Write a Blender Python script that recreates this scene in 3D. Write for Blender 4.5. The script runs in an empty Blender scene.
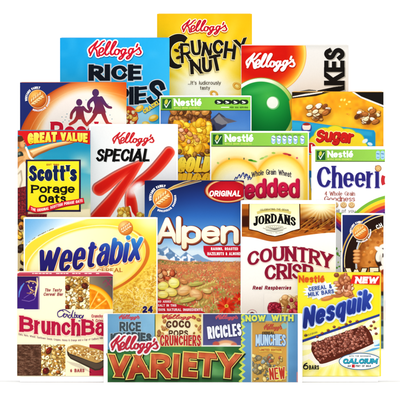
import bpy, bmesh, math, random
import numpy as np
from mathutils import Vector, Matrix

# ------------------------------------------------------------------ camera, world, light, exposure
scene = bpy.context.scene
COL = scene.collection
PX = 0.002                      # one photo pixel is two millimetres
TILT = math.radians(0.7)
FLOOR_Y = 382.5                 # photo row on which the front carton stands
STEP = 0.050                    # distance between rows of cartons
THICK = 0.046

cam = bpy.data.cameras.new("camera")
cam_ob = bpy.data.objects.new("camera", cam)
COL.objects.link(cam_ob)
cam.type = 'ORTHO'
cam.ortho_scale = 400 * PX
cam.clip_start = 0.01
cam.clip_end = 60
cz = (FLOOR_Y - 200) * PX
cam_ob.location = (0, -4 * math.cos(TILT), cz + 4 * math.sin(TILT))
cam_ob.rotation_euler = (math.radians(90) - TILT, 0, 0)
scene.camera = cam_ob

world = bpy.data.worlds.new("World")
scene.world = world
world.use_nodes = True
bgn = world.node_tree.nodes['Background']
bgn.inputs[0].default_value = (1, 1, 1, 1)
bgn.inputs[1].default_value = 0.32

sun = bpy.data.lights.new("studio_key", 'SUN')
sun.energy = 1.27
sun.angle = math.radians(0.4)
sun.color = (1.0, 0.995, 0.985)
sun_ob = bpy.data.objects.new("studio_key", sun)
COL.objects.link(sun_ob)
sun_ob.rotation_euler = (math.radians(90) - TILT, 0, 0)

soft = bpy.data.lights.new("added_floor_fill", 'AREA')  # unseen overhead area lamp, added to bring the floor up to white
soft.shape = 'RECTANGLE'
soft.size = 3.0
soft.size_y = 6.5
soft.energy = 118
soft_ob = bpy.data.objects.new("added_floor_fill", soft)
COL.objects.link(soft_ob)
soft_ob.location = (0, -2.6, 2.4)

scene.view_settings.view_transform = 'Standard'
scene.view_settings.look = 'None'
scene.view_settings.exposure = 0.0
scene.view_settings.gamma = 1.0
scene.render.film_transparent = False

KALB = 0.84                     # how white the white card is

# ------------------------------------------------------------------ colours, numpy picture tools
def C(h):
    if isinstance(h, (tuple, list, np.ndarray)):
        return np.array(h, dtype=float)
    return np.array([int(h[i:i + 2], 16) for i in (0, 2, 4)], dtype=float) / 255.0

def lin(c):
    c = np.clip(c, 0, 1)
    return np.where(c <= 0.04045, c / 12.92, ((c + 0.055) / 1.055) ** 2.4)

def sstep(a, b, x):
    t = np.clip((x - a) / (b - a), 0, 1)
    return t * t * (3 - 2 * t)

def dull(c, g):
    """cheaper, greyer inks"""
    m = c.mean(-1, keepdims=True)
    return (c * (1 - g) + m * g) * (1 - g * .35) + .42 * g * .35

class Pic:
    """A picture evaluated on a grid of points (photo pixel coordinates)."""
    def __init__(s, X, Y, base='ffffff'):
        s.X, s.Y = X, Y
        s.c = np.zeros(X.shape + (3,)) + C(base)
        s.aa = 0.22
    def put(s, m, col):
        if callable(col):
            col = col(s.X, s.Y)
        col = C(col)
        s.c = s.c * (1 - m[..., None]) + col * m[..., None]
    def noise(s, sc, seed=0, ax=1.0):
        r = np.random.RandomState(seed)
        N = 64
        g = r.rand(N, N)
        u, v = s.X / sc / ax, s.Y / sc
        i, j = np.floor(u).astype(int), np.floor(v).astype(int)
        f, h = u - i, v - j
        f, h = f * f * (3 - 2 * f), h * h * (3 - 2 * h)
        a, b = g[j % N, i % N], g[j % N, (i + 1) % N]
        c, d = g[(j + 1) % N, i % N], g[(j + 1) % N, (i + 1) % N]
        return (a * (1 - f) + b * f) * (1 - h) + (c * (1 - f) + d * f) * h
    def box(s, x0, y0, x1, y1, col, soft=0.0):
        a = max(s.aa, soft)
        m = np.clip((s.X - x0) / a + .5, 0, 1) * np.clip((x1 - s.X) / a + .5, 0, 1) * \
            np.clip((s.Y - y0) / a + .5, 0, 1) * np.clip((y1 - s.Y) / a + .5, 0, 1)
        s.put(m, col)
    def rad(s, cx, cy, rx, ry, ang=0):
        t = math.radians(ang)
        dx, dy = s.X - cx, s.Y - cy
        u, v = dx * math.cos(t) + dy * math.sin(t), -dx * math.sin(t) + dy * math.cos(t)
        return np.sqrt((u / rx) ** 2 + (v / ry) ** 2)
    def ell(s, cx, cy, rx, ry, col, soft=0.0, ang=0, op=1.0):
        a = max(s.aa, soft) / min(rx, ry)
        m = np.clip((1 - s.rad(cx, cy, rx, ry, ang)) / a + .5, 0, 1) * op
        s.put(m, col)
    def ring(s, cx, cy, rx, ry, w, col, soft=0.0, ang=0, op=1.0, clip=None):
        a = max(s.aa, soft)
        d = (s.rad(cx, cy, rx, ry, ang) - 1) * min(rx, ry)
        m = np.clip((w / 2 - np.abs(d)) / a + .5, 0, 1) * op
        if clip is not None: m = m * clip
        s.put(m, col)
    def sdpoly(s, pts):
        inside = np.zeros(s.X.shape, bool)
        d = np.full(s.X.shape, 1e9)
        n = len(pts)
        for i in range(n):
            x0, y0 = pts[i]; x1, y1 = pts[(i + 1) % n]
            ex, ey = x1 - x0, y1 - y0
            t = np.clip(((s.X - x0) * ex + (s.Y - y0) * ey) / (ex * ex + ey * ey + 1e-9), 0, 1)
            d = np.minimum(d, np.hypot(s.X - x0 - t * ex, s.Y - y0 - t * ey))
            if y0 != y1:
                c = ((y0 > s.Y) != (y1 > s.Y)) & (s.X < (x1 - x0) * (s.Y - y0) / (y1 - y0) + x0)
                inside ^= c
        return np.where(inside, -d, d)
    def poly(s, pts, col, soft=0.0, op=1.0, grow=0.0):
        a = max(s.aa, soft)
        s.put(np.clip((grow - s.sdpoly(pts)) / a + .5, 0, 1) * op, col)
    def capd(s, pts):
        """signed distance to a chain of (x, y, r) discs"""
        d = np.full(s.X.shape, 1e9)
        for (x0, y0, r0), (x1, y1, r1) in zip(pts[:-1], pts[1:]):
            ex, ey = x1 - x0, y1 - y0
            t = np.clip(((s.X - x0) * ex + (s.Y - y0) * ey) / (ex * ex + ey * ey + 1e-9), 0, 1)
            d = np.minimum(d, np.hypot(s.X - x0 - t * ex, s.Y - y0 - t * ey) - (r0 + (r1 - r0) * t))
        return d
    def cap(s, pts, col, soft=0.0, op=1.0, grow=0.0):
        a = max(s.aa, soft)
        s.put(np.clip((grow - s.capd(pts)) / a + .5, 0, 1) * op, col)
    def bits(s, n, x0, y0, x1, y1, r0, r1, cols, seed=0, asp=1.6, edge=None, hi=0.35):
        """many printed flakes or grains, drawn locally"""
        rnd = random.Random(seed)
        xs, ys = s.X[0], s.Y[:, 0]
        for k in range(n):
            cx, cy = rnd.uniform(x0, x1), rnd.uniform(y0, y1)
            r = rnd.uniform(r0, r1); a = rnd.uniform(0, 180); q = rnd.uniform(1, asp)
            col = C(rnd.choice(cols)) * rnd.uniform(.88, 1.1)
            R = r * q + 1
            i0, i1 = np.searchsorted(xs, (cx - R, cx + R)); j0, j1 = np.searchsorted(ys, (cy - R, cy + R))
            if i1 - i0 < 2 or j1 - j0 < 2: continue
            sub = Pic.__new__(Pic); sub.X = s.X[j0:j1, i0:i1]; sub.Y = s.Y[j0:j1, i0:i1]
            sub.c = s.c[j0:j1, i0:i1]; sub.aa = .3
            if edge is not None: sub.ell(cx + .15, cy + .25, r * q + .35, r + .35, edge, ang=a, soft=.5)
            sub.ell(cx, cy, r * q, r, np.clip(col, 0, 1), ang=a)
            if hi: sub.ell(cx - .2 * r, cy - .3 * r, r * .5 * q, r * .4, np.clip(col + hi * .6, 0, 1), ang=a, soft=r * .6, op=.8)
            s.c[j0:j1, i0:i1] = sub.c

def vgrad(stops):
    ys = [a for a, b in stops]; cs = np.array([C(b) for a, b in stops])
    def f(X, Y):
        return np.stack([np.interp(Y, ys, cs[:, k]) for k in range(3)], -1)
    return f

def rgrad(pic, d, stops):
    ds = [a for a, b in stops]; cs = np.array([C(b) for a, b in stops])
    return np.stack([np.interp(d, ds, cs[:, k]) for k in range(3)], -1)

# ------------------------------------------------------------------ materials
def print_material(name, rough):
    m = bpy.data.materials.new(name); m.use_nodes = True
    nt = m.node_tree; b = nt.nodes['Principled BSDF']
    at = nt.nodes.new('ShaderNodeAttribute'); at.attribute_name = 'ink'
    tc = nt.nodes.new('ShaderNodeTexCoord')
    no = nt.nodes.new('ShaderNodeTexNoise'); no.inputs['Scale'].default_value = 420; no.inputs['Detail'].default_value = 3
    nt.links.new(tc.outputs['Object'], no.inputs['Vector'])
    mr = nt.nodes.new('ShaderNodeMapRange'); mr.inputs['To Min'].default_value = .955; mr.inputs['To Max'].default_value = 1.045
    nt.links.new(no.outputs['Fac'], mr.inputs['Value'])
    mx = nt.nodes.new('ShaderNodeVectorMath'); mx.operation = 'SCALE'
    nt.links.new(at.outputs['Color'], mx.inputs[0]); nt.links.new(mr.outputs['Result'], mx.inputs['Scale'])
    nt.links.new(mx.outputs['Vector'], b.inputs['Base Color'])
    bp = nt.nodes.new('ShaderNodeBump'); bp.inputs['Strength'].default_value = .05; bp.inputs['Distance'].default_value = .0004
    nt.links.new(no.outputs['Fac'], bp.inputs['Height']); nt.links.new(bp.outputs['Normal'], b.inputs['Normal'])
    b.inputs['Roughness'].default_value = rough
    b.inputs['Specular IOR Level'].default_value = .04
    return m

INK = print_material('printed_ink', .72)

def card_material(name, colr):
    m = bpy.data.materials.new(name); m.use_nodes = True
    nt = m.node_tree; b = nt.nodes['Principled BSDF']
    tc = nt.nodes.new('ShaderNodeTexCoord')
    no = nt.nodes.new('ShaderNodeTexNoise'); no.inputs['Scale'].default_value = 60; no.inputs['Detail'].default_value = 5
    nt.links.new(tc.outputs['Object'], no.inputs['Vector'])
    cr = nt.nodes.new('ShaderNodeValToRGB')
    c = lin(C(colr)) * KALB
    cr.color_ramp.elements[0].color = (*(c * .97), 1); cr.color_ramp.elements[1].color = (*np.clip(c * 1.03, 0, 1), 1)
    nt.links.new(no.outputs['Fac'], cr.inputs['Fac']); nt.links.new(cr.outputs['Color'], b.inputs['Base Color'])
    b.inputs['Roughness'].default_value = .5; b.inputs['Specular IOR Level'].default_value = .15
    return m

# ------------------------------------------------------------------ mesh writing
def mesh_from(name, V, F4, cols, mat, F=None):
    me = bpy.data.meshes.new(name)
    V = np.asarray(V, dtype=np.float32)
    if F is None:
        F4 = np.asarray(F4, dtype=np.int32)
        me.vertices.add(len(V)); me.vertices.foreach_set('co', V.ravel())
        me.loops.add(F4.size); me.loops.foreach_set('vertex_index', F4.ravel())
        n = len(F4)
        me.polygons.add(n); me.polygons.foreach_set('loop_start', np.arange(0, 4 * n, 4, dtype=np.int32))
        me.update(calc_edges=True)
    else:
        me.from_pydata([tuple(v) for v in V], [], F)
    ca = me.color_attributes.new('ink', 'FLOAT_COLOR', 'POINT')
    cc = np.ones((len(V), 4), dtype=np.float32); cc[:, :3] = lin(np.asarray(cols)) * KALB
    ca.data.foreach_set('color', cc.ravel())
    me.materials.append(mat); me.validate(); me.update()
    return me

def link(name, me, parent=None):
    o = bpy.data.objects.new(name, me); COL.objects.link(o)
    if parent is not None: o.parent = parent
    return o

# ------------------------------------------------------------------ stroke lettering
def G(w, *st):
    out = []
    for s in st:
        out.append((s[0], [tuple(float(q) for q in p.split(',')) for p in s[1:].split()]))
    return (w, out)
GL = {
 'A': G(.7, 'L0,0 .35,1', 'L.7,0 .35,1', 'L.13,.3 .57,.3'),
 'B': G(.56, 'L0,0 0,1', 'S0,1 .3,1 .5,.9 .5,.64 .3,.53 0,.53', 'S0,.53 .35,.53 .56,.4 .56,.14 .35,0 0,0'),
 'C': G(.6, 'S.6,.78 .5,.94 .32,1 .1,.86 0,.5 .1,.14 .32,0 .5,.06 .6,.22'),
 'D': G(.6, 'L0,0 0,1', 'S0,1 .3,1 .52,.85 .6,.5 .52,.15 .3,0 0,0'),
 'E': G(.46, 'L0,0 0,1', 'L0,1 .46,1', 'L0,.52 .4,.52', 'L0,0 .46,0'),
 'F': G(.45, 'L0,0 0,1', 'L0,1 .45,1', 'L0,.5 .38,.5'),
 'G': G(.62, 'S.6,.8 .5,.94 .32,1 .1,.86 0,.5 .1,.14 .32,0 .5,.03 .62,.15', 'L.62,.08 .62,.45', 'L.36,.43 .62,.43'),
 'H': G(.58, 'L0,0 0,1', 'L.58,0 .58,1', 'L0,.52 .58,.52'),
 'I': G(0, 'L0,0 0,1'),
 'J': G(.36, 'S.36,1 .36,.6 .36,.28 .28,.04 .14,0 .02,.08 0,.22'),
 'K': G(.55, 'L0,0 0,1', 'L.52,1 .03,.42', 'L.18,.58 .55,0'),
 'L': G(.42, 'L0,1 0,0', 'L0,0 .42,0'),
 'M': G(.74, 'L0,0 .04,1', 'L.04,1 .37,.2', 'L.37,.2 .7,1', 'L.7,1 .74,0'),
 'N': G(.58, 'L0,0 0,1', 'L0,1 .58,0', 'L.58,0 .58,1'),
 'O': G(.66, 'O0,.5 .09,.87 .33,1 .57,.87 .66,.5 .57,.13 .33,0 .09,.13'),
 'P': G(.52, 'L0,0 0,1', 'S0,1 .3,1 .52,.9 .52,.58 .3,.46 0,.46'),
 'Q': G(.66, 'O0,.5 .09,.87 .33,1 .57,.87 .66,.5 .57,.13 .33,0 .09,.13', 'L.38,.24 .66,-.08'),
 'R': G(.56, 'L0,0 0,1', 'S0,1 .3,1 .52,.9 .52,.6 .3,.47 0,.47', 'L.26,.47 .56,0'),
 'S': G(.5, 'S.47,.82 .38,.96 .22,1 .04,.87 .05,.66 .25,.53 .45,.4 .5,.2 .36,.03 .17,0 0,.17'),
 'T': G(.58, 'L0,1 .58,1', 'L.29,1 .29,0'),
 'U': G(.58, 'S0,1 0,.6 0,.28 .1,.05 .29,0 .48,.05 .58,.28 .58,.6 .58,1'),
 'V': G(.66, 'L0,1 .33,0', 'L.66,1 .33,0'),
 'W': G(.94, 'L0,1 .24,0', 'L.47,.92 .24,0', 'L.47,.92 .7,0', 'L.94,1 .7,0'),
 'X': G(.6, 'L0,0 .6,1', 'L.6,0 0,1'),
 'Y': G(.6, 'L0,1 .3,.45', 'L.6,1 .3,.45', 'L.3,.5 .3,0'),
 'Z': G(.55, 'L0,1 .55,1', 'L.55,1 0,0', 'L0,0 .55,0'),
 'a': G(.42, 'S.04,.56 .12,.68 .28,.7 .4,.6 .42,.42 .42,.2 .42,0', 'S.42,.42 .2,.42 .03,.32 0,.16 .1,.01 .25,.01 .42,.18'),
 'b': G(.46, 'L0,0 0,1', 'S0,.48 .13,.67 .3,.68 .44,.54 .46,.35 .44,.15 .3,0 .13,.02 0,.2'),
 'c': G(.4, 'S.4,.57 .31,.68 .2,.7 .04,.58 0,.35 .04,.12 .2,0 .31,.02 .4,.13'),
 'd': G(.46, 'L.46,0 .46,1', 'S.46,.48 .33,.67 .16,.68 .02,.54 0,.35 .02,.15 .16,0 .33,.02 .46,.2'),
 'e': G(.44, 'L0,.37 .44,.37', 'S.44,.37 .4,.6 .22,.7 .05,.6 0,.35 .05,.1 .22,0 .42,.12'),
 'f': G(.3, 'S.32,.96 .22,1 .12,.85 .12,.6 .12,0', 'L0,.68 .3,.68'),
 'g': G(.46, 'S.46,.48 .33,.67 .16,.68 .02,.54 0,.37 .02,.17 .16,.04 .33,.05 .46,.2', 'S.46,.7 .46,.3 .46,0 .38,-.24 .2,-.3 .04,-.22'),
 'h': G(.42, 'L0,0 0,1', 'S0,.42 .12,.65 .28,.7 .4,.58 .42,.4 .42,.2 .42,0'),
 'i': G(0, 'L0,0 0,.7', 'D0,1 0,1'),
 'j': G(.1, 'S.1,.7 .1,.2 .1,-.15 0,-.3', 'D.1,1 .1,1'),
 'k': G(.42, 'L0,0 0,1', 'L.4,.7 .03,.28', 'L.14,.4 .42,0'),
 'l': G(0, 'L0,0 0,1'),
 'm': G(.7, 'L0,0 0,.7', 'S0,.42 .1,.66 .22,.7 .34,.58 .35,.4 .35,0', 'S.35,.42 .45,.66 .57,.7 .68,.58 .7,.4 .7,0'),
 'n': G(.42, 'L0,0 0,.7', 'S0,.42 .12,.65 .28,.7 .4,.58 .42,.4 .42,.2 .42,0'),
 'o': G(.48, 'O0,.35 .07,.61 .24,.7 .41,.61 .48,.35 .41,.09 .24,0 .07,.09'),
 'p': G(.46, 'L0,-.3 0,.7', 'S0,.48 .13,.67 .3,.68 .44,.54 .46,.35 .44,.15 .3,0 .13,.02 0,.2'),
 'q': G(.46, 'L.46,-.3 .46,.7', 'S.46,.48 .33,.67 .16,.68 .02,.54 0,.35 .02,.15 .16,0 .33,.02 .46,.2'),
 'r': G(.2, 'L0,0 0,.7', 'S0,.42 .1,.62 .26,.68'),
 's': G(.36, 'S.34,.59 .26,.69 .14,.7 .02,.6 .04,.45 .18,.37 .34,.28 .36,.13 .26,0 .12,0 0,.1'),
 't': G(.32, 'S.12,.95 .12,.6 .12,.2 .18,.02 .32,.03', 'L0,.68 .3,.68'),
 'u': G(.42, 'S0,.7 0,.3 .06,.05 .18,0 .32,.08 .42,.28', 'L.42,.7 .42,0'),
 'v': G(.44, 'L0,.7 .22,0', 'L.44,.7 .22,0'),
 'w': G(.7, 'L0,.7 .18,0', 'L.35,.65 .18,0', 'L.35,.65 .52,0', 'L.7,.7 .52,0'),
 'x': G(.44, 'L0,0 .44,.7', 'L.44,0 0,.7'),
 'y': G(.44, 'L0,.7 .22,.05', 'S.44,.7 .22,.05 .14,-.2 0,-.3'),
 'z': G(.4, 'L0,.7 .4,.7', 'L.4,.7 0,0', 'L0,0 .4,0'),
 '2': G(.48, 'S.02,.8 .1,.95 .25,1 .42,.9 .45,.7 .35,.5 .12,.2 0,0', 'L0,0 .48,0'),
 '4': G(.52, 'L.4,0 .4,1', 'L.4,1 0,.3', 'L0,.3 .52,.3'),
 '6': G(.46, 'S.4,.98 .2,.85 .04,.6 0,.32 .06,.08 .22,0 .4,.08 .46,.3 .4,.52 .22,.6 .04,.45'),
 '3': G(.46, 'S.02,.85 .2,1 .4,.95 .43,.75 .36,.57 .2,.53 .38,.48 .46,.28 .4,.06 .2,0 0,.12'),
 '5': G(.44, 'L.42,1 .06,1', 'L.06,1 .03,.55', 'S.03,.55 .25,.6 .42,.48 .42,.2 .25,0 0,.1'),
 '%': G(.8, 'L.18,0 .62,1', 'O.12,.55 .0,.78 .12,1 .24,.78', 'O.68,0 .56,.22 .68,.45 .8,.22'),
 '1': G(.2, 'L.2,0 .2,1', 'L.2,1 0,.8'),
 '8': G(.44, 'O.22,.54 .04,.66 .04,.88 .22,1 .4,.88 .4,.66', 'O.22,.54 .02,.4 .0,.14 .22,0 .44,.14 .42,.4'),
 '0': G(.5, 'O0,.5 .07,.87 .25,1 .43,.87 .5,.5 .43,.13 .25,0 .07,.13'),
 '&': G(.55, 'S.55,0 .3,.35 .08,.75 .12,.95 .25,1 .36,.9 .36,.75 .1,.45 0,.2 .12,.02 .3,.02 .5,.3 .55,.42'),
 "'": G(0, 'L0,.78 0,1'), '.': G(0, 'L0,0 0,.06'), ',': G(.06, 'L0,-.12 .06,.06'), '-': G(.25, 'L0,.38 .25,.38'),
 '!': G(0, 'L0,.3 0,1', 'L0,0 0,.06'),
}
GL['\u00e9'] = G(.44, 'L0,.37 .44,.37', 'S.44,.37 .4,.6 .22,.7 .05,.6 0,.35 .05,.1 .22,0 .42,.12', 'L.16,.86 .36,1.02')

# a flowing hand-written maker's name, traced as pen strokes (60 x 30 field, y down)
SCRIPT = [
 [(5.2,19.5),(4.6,16.5),(6.5,14),(9.5,11.5),(13,8.2)], [(13,8.2),(10.5,12.5),(8,17),(5.6,21.8)],
 [(19.6,8),(17.5,9),(14.5,12.5),(10.2,15.2)], [(10.2,15.2),(12,17),(12.4,20),(13.2,22.6),(15.2,21.8)],
 [(14.6,19.2),(17.6,18.2),(18.8,15.6),(17.2,14.4),(15,16.4),(14.4,19.6),(15.6,21.8),(18,21),(20.4,18.4)],
 [(20.4,18.4),(24,12.8),(25.6,9.4),(24.4,8.6),(22.2,12),(20.8,16.6),(20.6,20.2),(22,21.4),(24.2,19.8)],
 [(25.4,18.4),(29.4,12.8),(31.4,9.2),(30.2,8.4),(28,11.6),(26.4,16.2),(26,20),(27.4,21.2),(29.6,19.6)],
 [(33.8,16.2),(31.6,16),(30,18.4),(30.6,20.8),(32.8,20.8),(34.4,18.4),(33.8,16.2),(35.6,17.4)],
 [(40.6,16.8),(38.6,15.8),(36.6,17.8),(36.8,20.4),(38.6,20.4),(40.4,18)], [(41,16),(39.8,19.6),(37.8,23.6),(35.4,25.6),(34.4,24.2),(37.4,21.8),(42,19.4)],
 [(48,16.2),(46,15.2),(44,17.2),(44,20),(45.8,20.2),(47.8,17.6)], [(48.4,15.4),(47.2,19.2),(45.2,23.2),(42.8,25.2),(41.8,23.8),(44.8,21.4),(49.6,18)],
 [(52.6,11.2),(51.6,13.6)],
 [(49.6,18),(53,15.6),(54.2,14.2),(54.6,16.2),(56,18.8),(54.2,21),(51.2,20.4)],
]

def catmull(P, closed=False, n=5):
    m = len(P); out = []
    rng = m if closed else m - 1
    for i in range(rng):
        if closed:
            a, b, c, d = P[(i - 1) % m], P[i], P[(i + 1) % m], P[(i + 2) % m]
        else:
            b, c = P[i], P[i + 1]
            a = P[i - 1] if i > 0 else (2 * b[0] - c[0], 2 * b[1] - c[1])
            d = P[i + 2] if i + 2 < m else (2 * c[0] - b[0], 2 * c[1] - b[1])
        for k in range(n):
            t = k / n
            out.append(tuple(.5 * (2 * b[j] + (c[j] - a[j]) * t + (2 * a[j] - 5 * b[j] + 4 * c[j] - d[j]) * t * t +
                                   (3 * b[j] - a[j] - 3 * c[j] + d[j]) * t ** 3) for j in (0, 1)))
    out.append(P[0] if closed else P[-1])
    return out

class Print:
    """collects printed strokes and outlines of one part of a carton front"""
    def __init__(s, box):
        s.b = box; s.V = []; s.F = []; s.Cc = []
    def z(s):
        return s.b.layer
    def ribbon(s, P, W, col, dz, cap='butt', closed=False, clip=None, post=None):
        # P list of (x,y) photo px, W list of widths
        Q = [P[0]]; WW = [W[0]]
        for p, w in zip(P[1:], W[1:]):
            if math.hypot(p[0] - Q[-1][0], p[1] - Q[-1][1]) > 1e-3: Q.append(p); WW.append(w)
        P, W = Q, WW
        if len(P) < 2: return
        if clip:
            for i in range(len(P) - 1):
                (ax, ay), (bx, by) = P[i], P[i + 1]
                L = math.hypot(bx - ax, by - ay); nx, ny = -(by - ay) / L, (bx - ax) / L
                w = W[i] / 2
                poly = [(ax + nx * w, ay + ny * w), (bx + nx * w, by + ny * w), (bx - nx * w, by - ny * w), (ax - nx * w, ay - ny * w)]
                for lim, sg in ((clip[0], 1), (clip[1], -1)):
                    out = []
                    for j in range(len(poly)):
                        p, q = poly[j], poly[(j + 1) % len(poly)]
                        ip, iq = (p[1] - lim) * sg >= 0, (q[1] - lim) * sg >= 0
                        if ip: out.append(p)
                        if ip != iq:
                            t = (lim - p[1]) / (q[1] - p[1]); out.append((p[0] + (q[0] - p[0]) * t, lim))
                    poly = out
                    if len(poly) < 3: break
                if len(poly) < 3: continue
                b0 = len(s.V)
                for p in poly:
                    q = post(*p); s.V.append((q[0], q[1], s.z() + dz + i * 1e-7)); s.Cc.append(col(*q) if callable(col) else col)
                s.F.append(tuple(range(b0, b0 + len(poly))))
            return
        n = len(P); base = len(s.V)
        for i in range(n):
            if closed and i in (0, n - 1):
                a, b = P[n - 2], P[1]
            else:
                a, b = P[max(i - 1, 0)], P[min(i + 1, n - 1)]
            dx, dy = b[0] - a[0], b[1] - a[1]; L = math.hypot(dx, dy) or 1
            nx, ny = -dy / L, dx / L
            w = W[i] / 2
            z = s.z() + dz + i * 1e-7
            for sg in (1, -1):
                q = (P[i][0] + nx * w * sg, P[i][1] + ny * w * sg)
                s.V.append((q[0], q[1], z)); s.Cc.append(col(*q) if callable(col) else col)
        for i in range(n - 1):
            k = base + 2 * i
            s.F.append((k, k + 1, k + 3, k + 2))
        if cap == 'round' and not closed:
            for e, (p, q) in ((0, (P[0], P[1])), (n - 1, (P[-1], P[-2]))):
                ang = math.atan2(p[1] - q[1], p[0] - q[0]); w = W[e] / 2
                b0 = len(s.V); m = 7
                for k in range(m):
                    t = ang - math.pi / 2 + math.pi * k / (m - 1)
                    x, y = p[0] + w * math.cos(t), p[1] + w * math.sin(t)
                    s.V.append((x, y, s.z() + dz + e * 1e-7)); s.Cc.append(col(x, y) if callable(col) else col)
                s.F.append(tuple(range(b0, b0 + m)))
    def polygon(s, pts, col, smooth=False):
        if smooth: pts = catmull(pts, True, 5)[:-1]
        b0 = len(s.V)
        for p in pts:
            s.V.append((p[0], p[1], s.z())); s.Cc.append(col(*p) if callable(col) else col)
        s.F.append(tuple(range(b0, b0 + len(pts))))
    def layout(s, txt, x0, x1, ybase, H, w, gap, xh, serif):
        """returns list of (strokes) in flat px; ink fits x0..x1, caps height H"""
        h = H - w
        tot = 0; fixed = 0; items = []
        for i, ch in enumerate(txt):
            if ch == ' ': tot += .32; items.append(None); continue
            g = GL[ch]; tot += g[0]; items.append(g)
        nn = len(txt)
        fixed = w + (nn - 1) * (w + gap)
        sx = (x1 - x0 - fixed) / max(tot, .01)
        x = x0 + w / 2; out = []
        for it in items:
            if it is None: x += .32 * sx + w + gap; continue
            for t, P in it[1]:
                Q = []
                for (u, v) in P:
                    if xh != .7 and it is not None and max(q[1] for _, pp in it[1] for q in pp) <= 1.03 and s.low(it):
                        v = v * xh / .7 if v <= .7 else xh + (v - .7) * (1 - xh) / .3
                    if it is GL['i'] and t == 'L': v = min(v, 1 - 1.42 * w / h)
                    Q.append((x + u * sx, ybase - w / 2 - v * h))
                if t == 'D':
                    Q = [(Q[0][0], Q[0][1] + w * .01), (Q[0][0], Q[0][1] - w * .01)]
                out.append((t, Q, P))
            x += it[0] * sx + w + gap
        return out
    def low(s, it):
        return any(it is GL[c] for c in 'abcdefghijklmnopqrstuvwxyz\u00e9')
    def text(s, txt, x0, x1, ytop, ybase, w, layers, gap=.5, warp=None, con=0.0, serif=0.0, cap='butt', xh=.7, sub=1):
        """layers: list of (extra width, colour, dx, dy)"""
        H = ybase - ytop
        S = s.layout(txt, x0, x1, ybase, H, w, gap, xh, serif)
        for extra, col, ox, oy in layers:
            col = col if callable(col) else C(col)
            k = 0
            for t, P, src in S:
                if t in 'LD':
                    m = 4 * sub if warp else 1
                    pts = []
                    for a, b in zip(P[:-1], P[1:]):
                        for j in range(m): pts.append((a[0] + (b[0] - a[0]) * j / m, a[1] + (b[1] - a[1]) * j / m))
                    pts.append(P[-1])
                    # square ends reach the cap line
                    def ext(p, q, d):
                        L = math.hypot(p[0] - q[0], p[1] - q[1]) or 1
                        return (p[0] + (p[0] - q[0]) / L * d, p[1] + (p[1] - q[1]) / L * d)
                    (ax, ay), (bx, by) = P[0], P[-1]
                    if t == 'L' and abs(ax - bx) > .12 * abs(ay - by) and abs(ay - by) > .1 * H and cap == 'butt':
                        ylo, yhi = min(ay, by) - w / 2 - extra / 2, max(ay, by) + w / 2 + extra / 2
                        def on(v): return any(abs(v - q) < .02 for q in (0, 1, .7))
                        cc, sn = abs(ay - by) / math.hypot(ax - bx, ay - by), abs(ax - bx) / math.hypot(ax - bx, ay - by)
                        reach = min((w + extra) / 2 * (1 + sn) / cc, 1.4 * w + extra)
                        pts[0] = ext(pts[0], pts[1], reach if on(src[0][1]) else .3 * w)
                        pts[-1] = ext(pts[-1], pts[-2], reach if on(src[-1][1]) else .3 * w)
                        post = (lambda x, y: (warp(x, y)[0] + ox, warp(x, y)[1] + oy)) if warp else (lambda x, y: (x + ox, y + oy))
                        s.ribbon(pts, [w + extra] * len(pts), col, k * 4e-6, clip=(ylo, yhi), post=post)
                        k = (k + 1) % 14
                        if not (serif and t in 'LS' and not w < .3): continue
                        clipped = True
                    else:
                        clipped = False
                        if cap == 'butt':
                            pts[0] = ext(pts[0], pts[1], w / 2 + extra / 2); pts[-1] = ext(pts[-1], pts[-2], w / 2 + extra / 2)
                else:
                    pts = catmull(P, t == 'O', 6)
                    if cap == 'butt' and t == 'S':
                        p, q = pts[0], pts[1]; L = math.hypot(p[0] - q[0], p[1] - q[1]) or 1
                        e = extra / 2 + w * .1
                        if abs(p[1] - q[1]) > abs(p[0] - q[0]): e += w * .4
                        pts[0] = (p[0] + (p[0] - q[0]) / L * e, p[1] + (p[1] - q[1]) / L * e)
                        p, q = pts[-1], pts[-2]; L = math.hypot(p[0] - q[0], p[1] - q[1]) or 1
                        e = extra / 2 + w * .1
                        if abs(p[1] - q[1]) > abs(p[0] - q[0]): e += w * .4
                        pts[-1] = (p[0] + (p[0] - q[0]) / L * e, p[1] + (p[1] - q[1]) / L * e)
                W = []
                for i in range(len(pts)):
                    a, b = pts[max(i - 1, 0)], pts[min(i + 1, len(pts) - 1)]
                    L = math.hypot(b[0] - a[0], b[1] - a[1]) or 1
                    ww = w * (1 - con * (abs(b[0] - a[0]) / L) ** 1.5)
                    W.append(ww + extra)
                if warp: Q = [warp(*p) for p in pts]
                else: Q = pts
                Q = [(p[0] + ox, p[1] + oy) for p in Q]
                if not (t in 'LD' and clipped):
                    s.ribbon(Q, W, col, k * 4e-6, cap=cap, closed=(t == 'O'))
                    k = (k + 1) % 14
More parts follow.
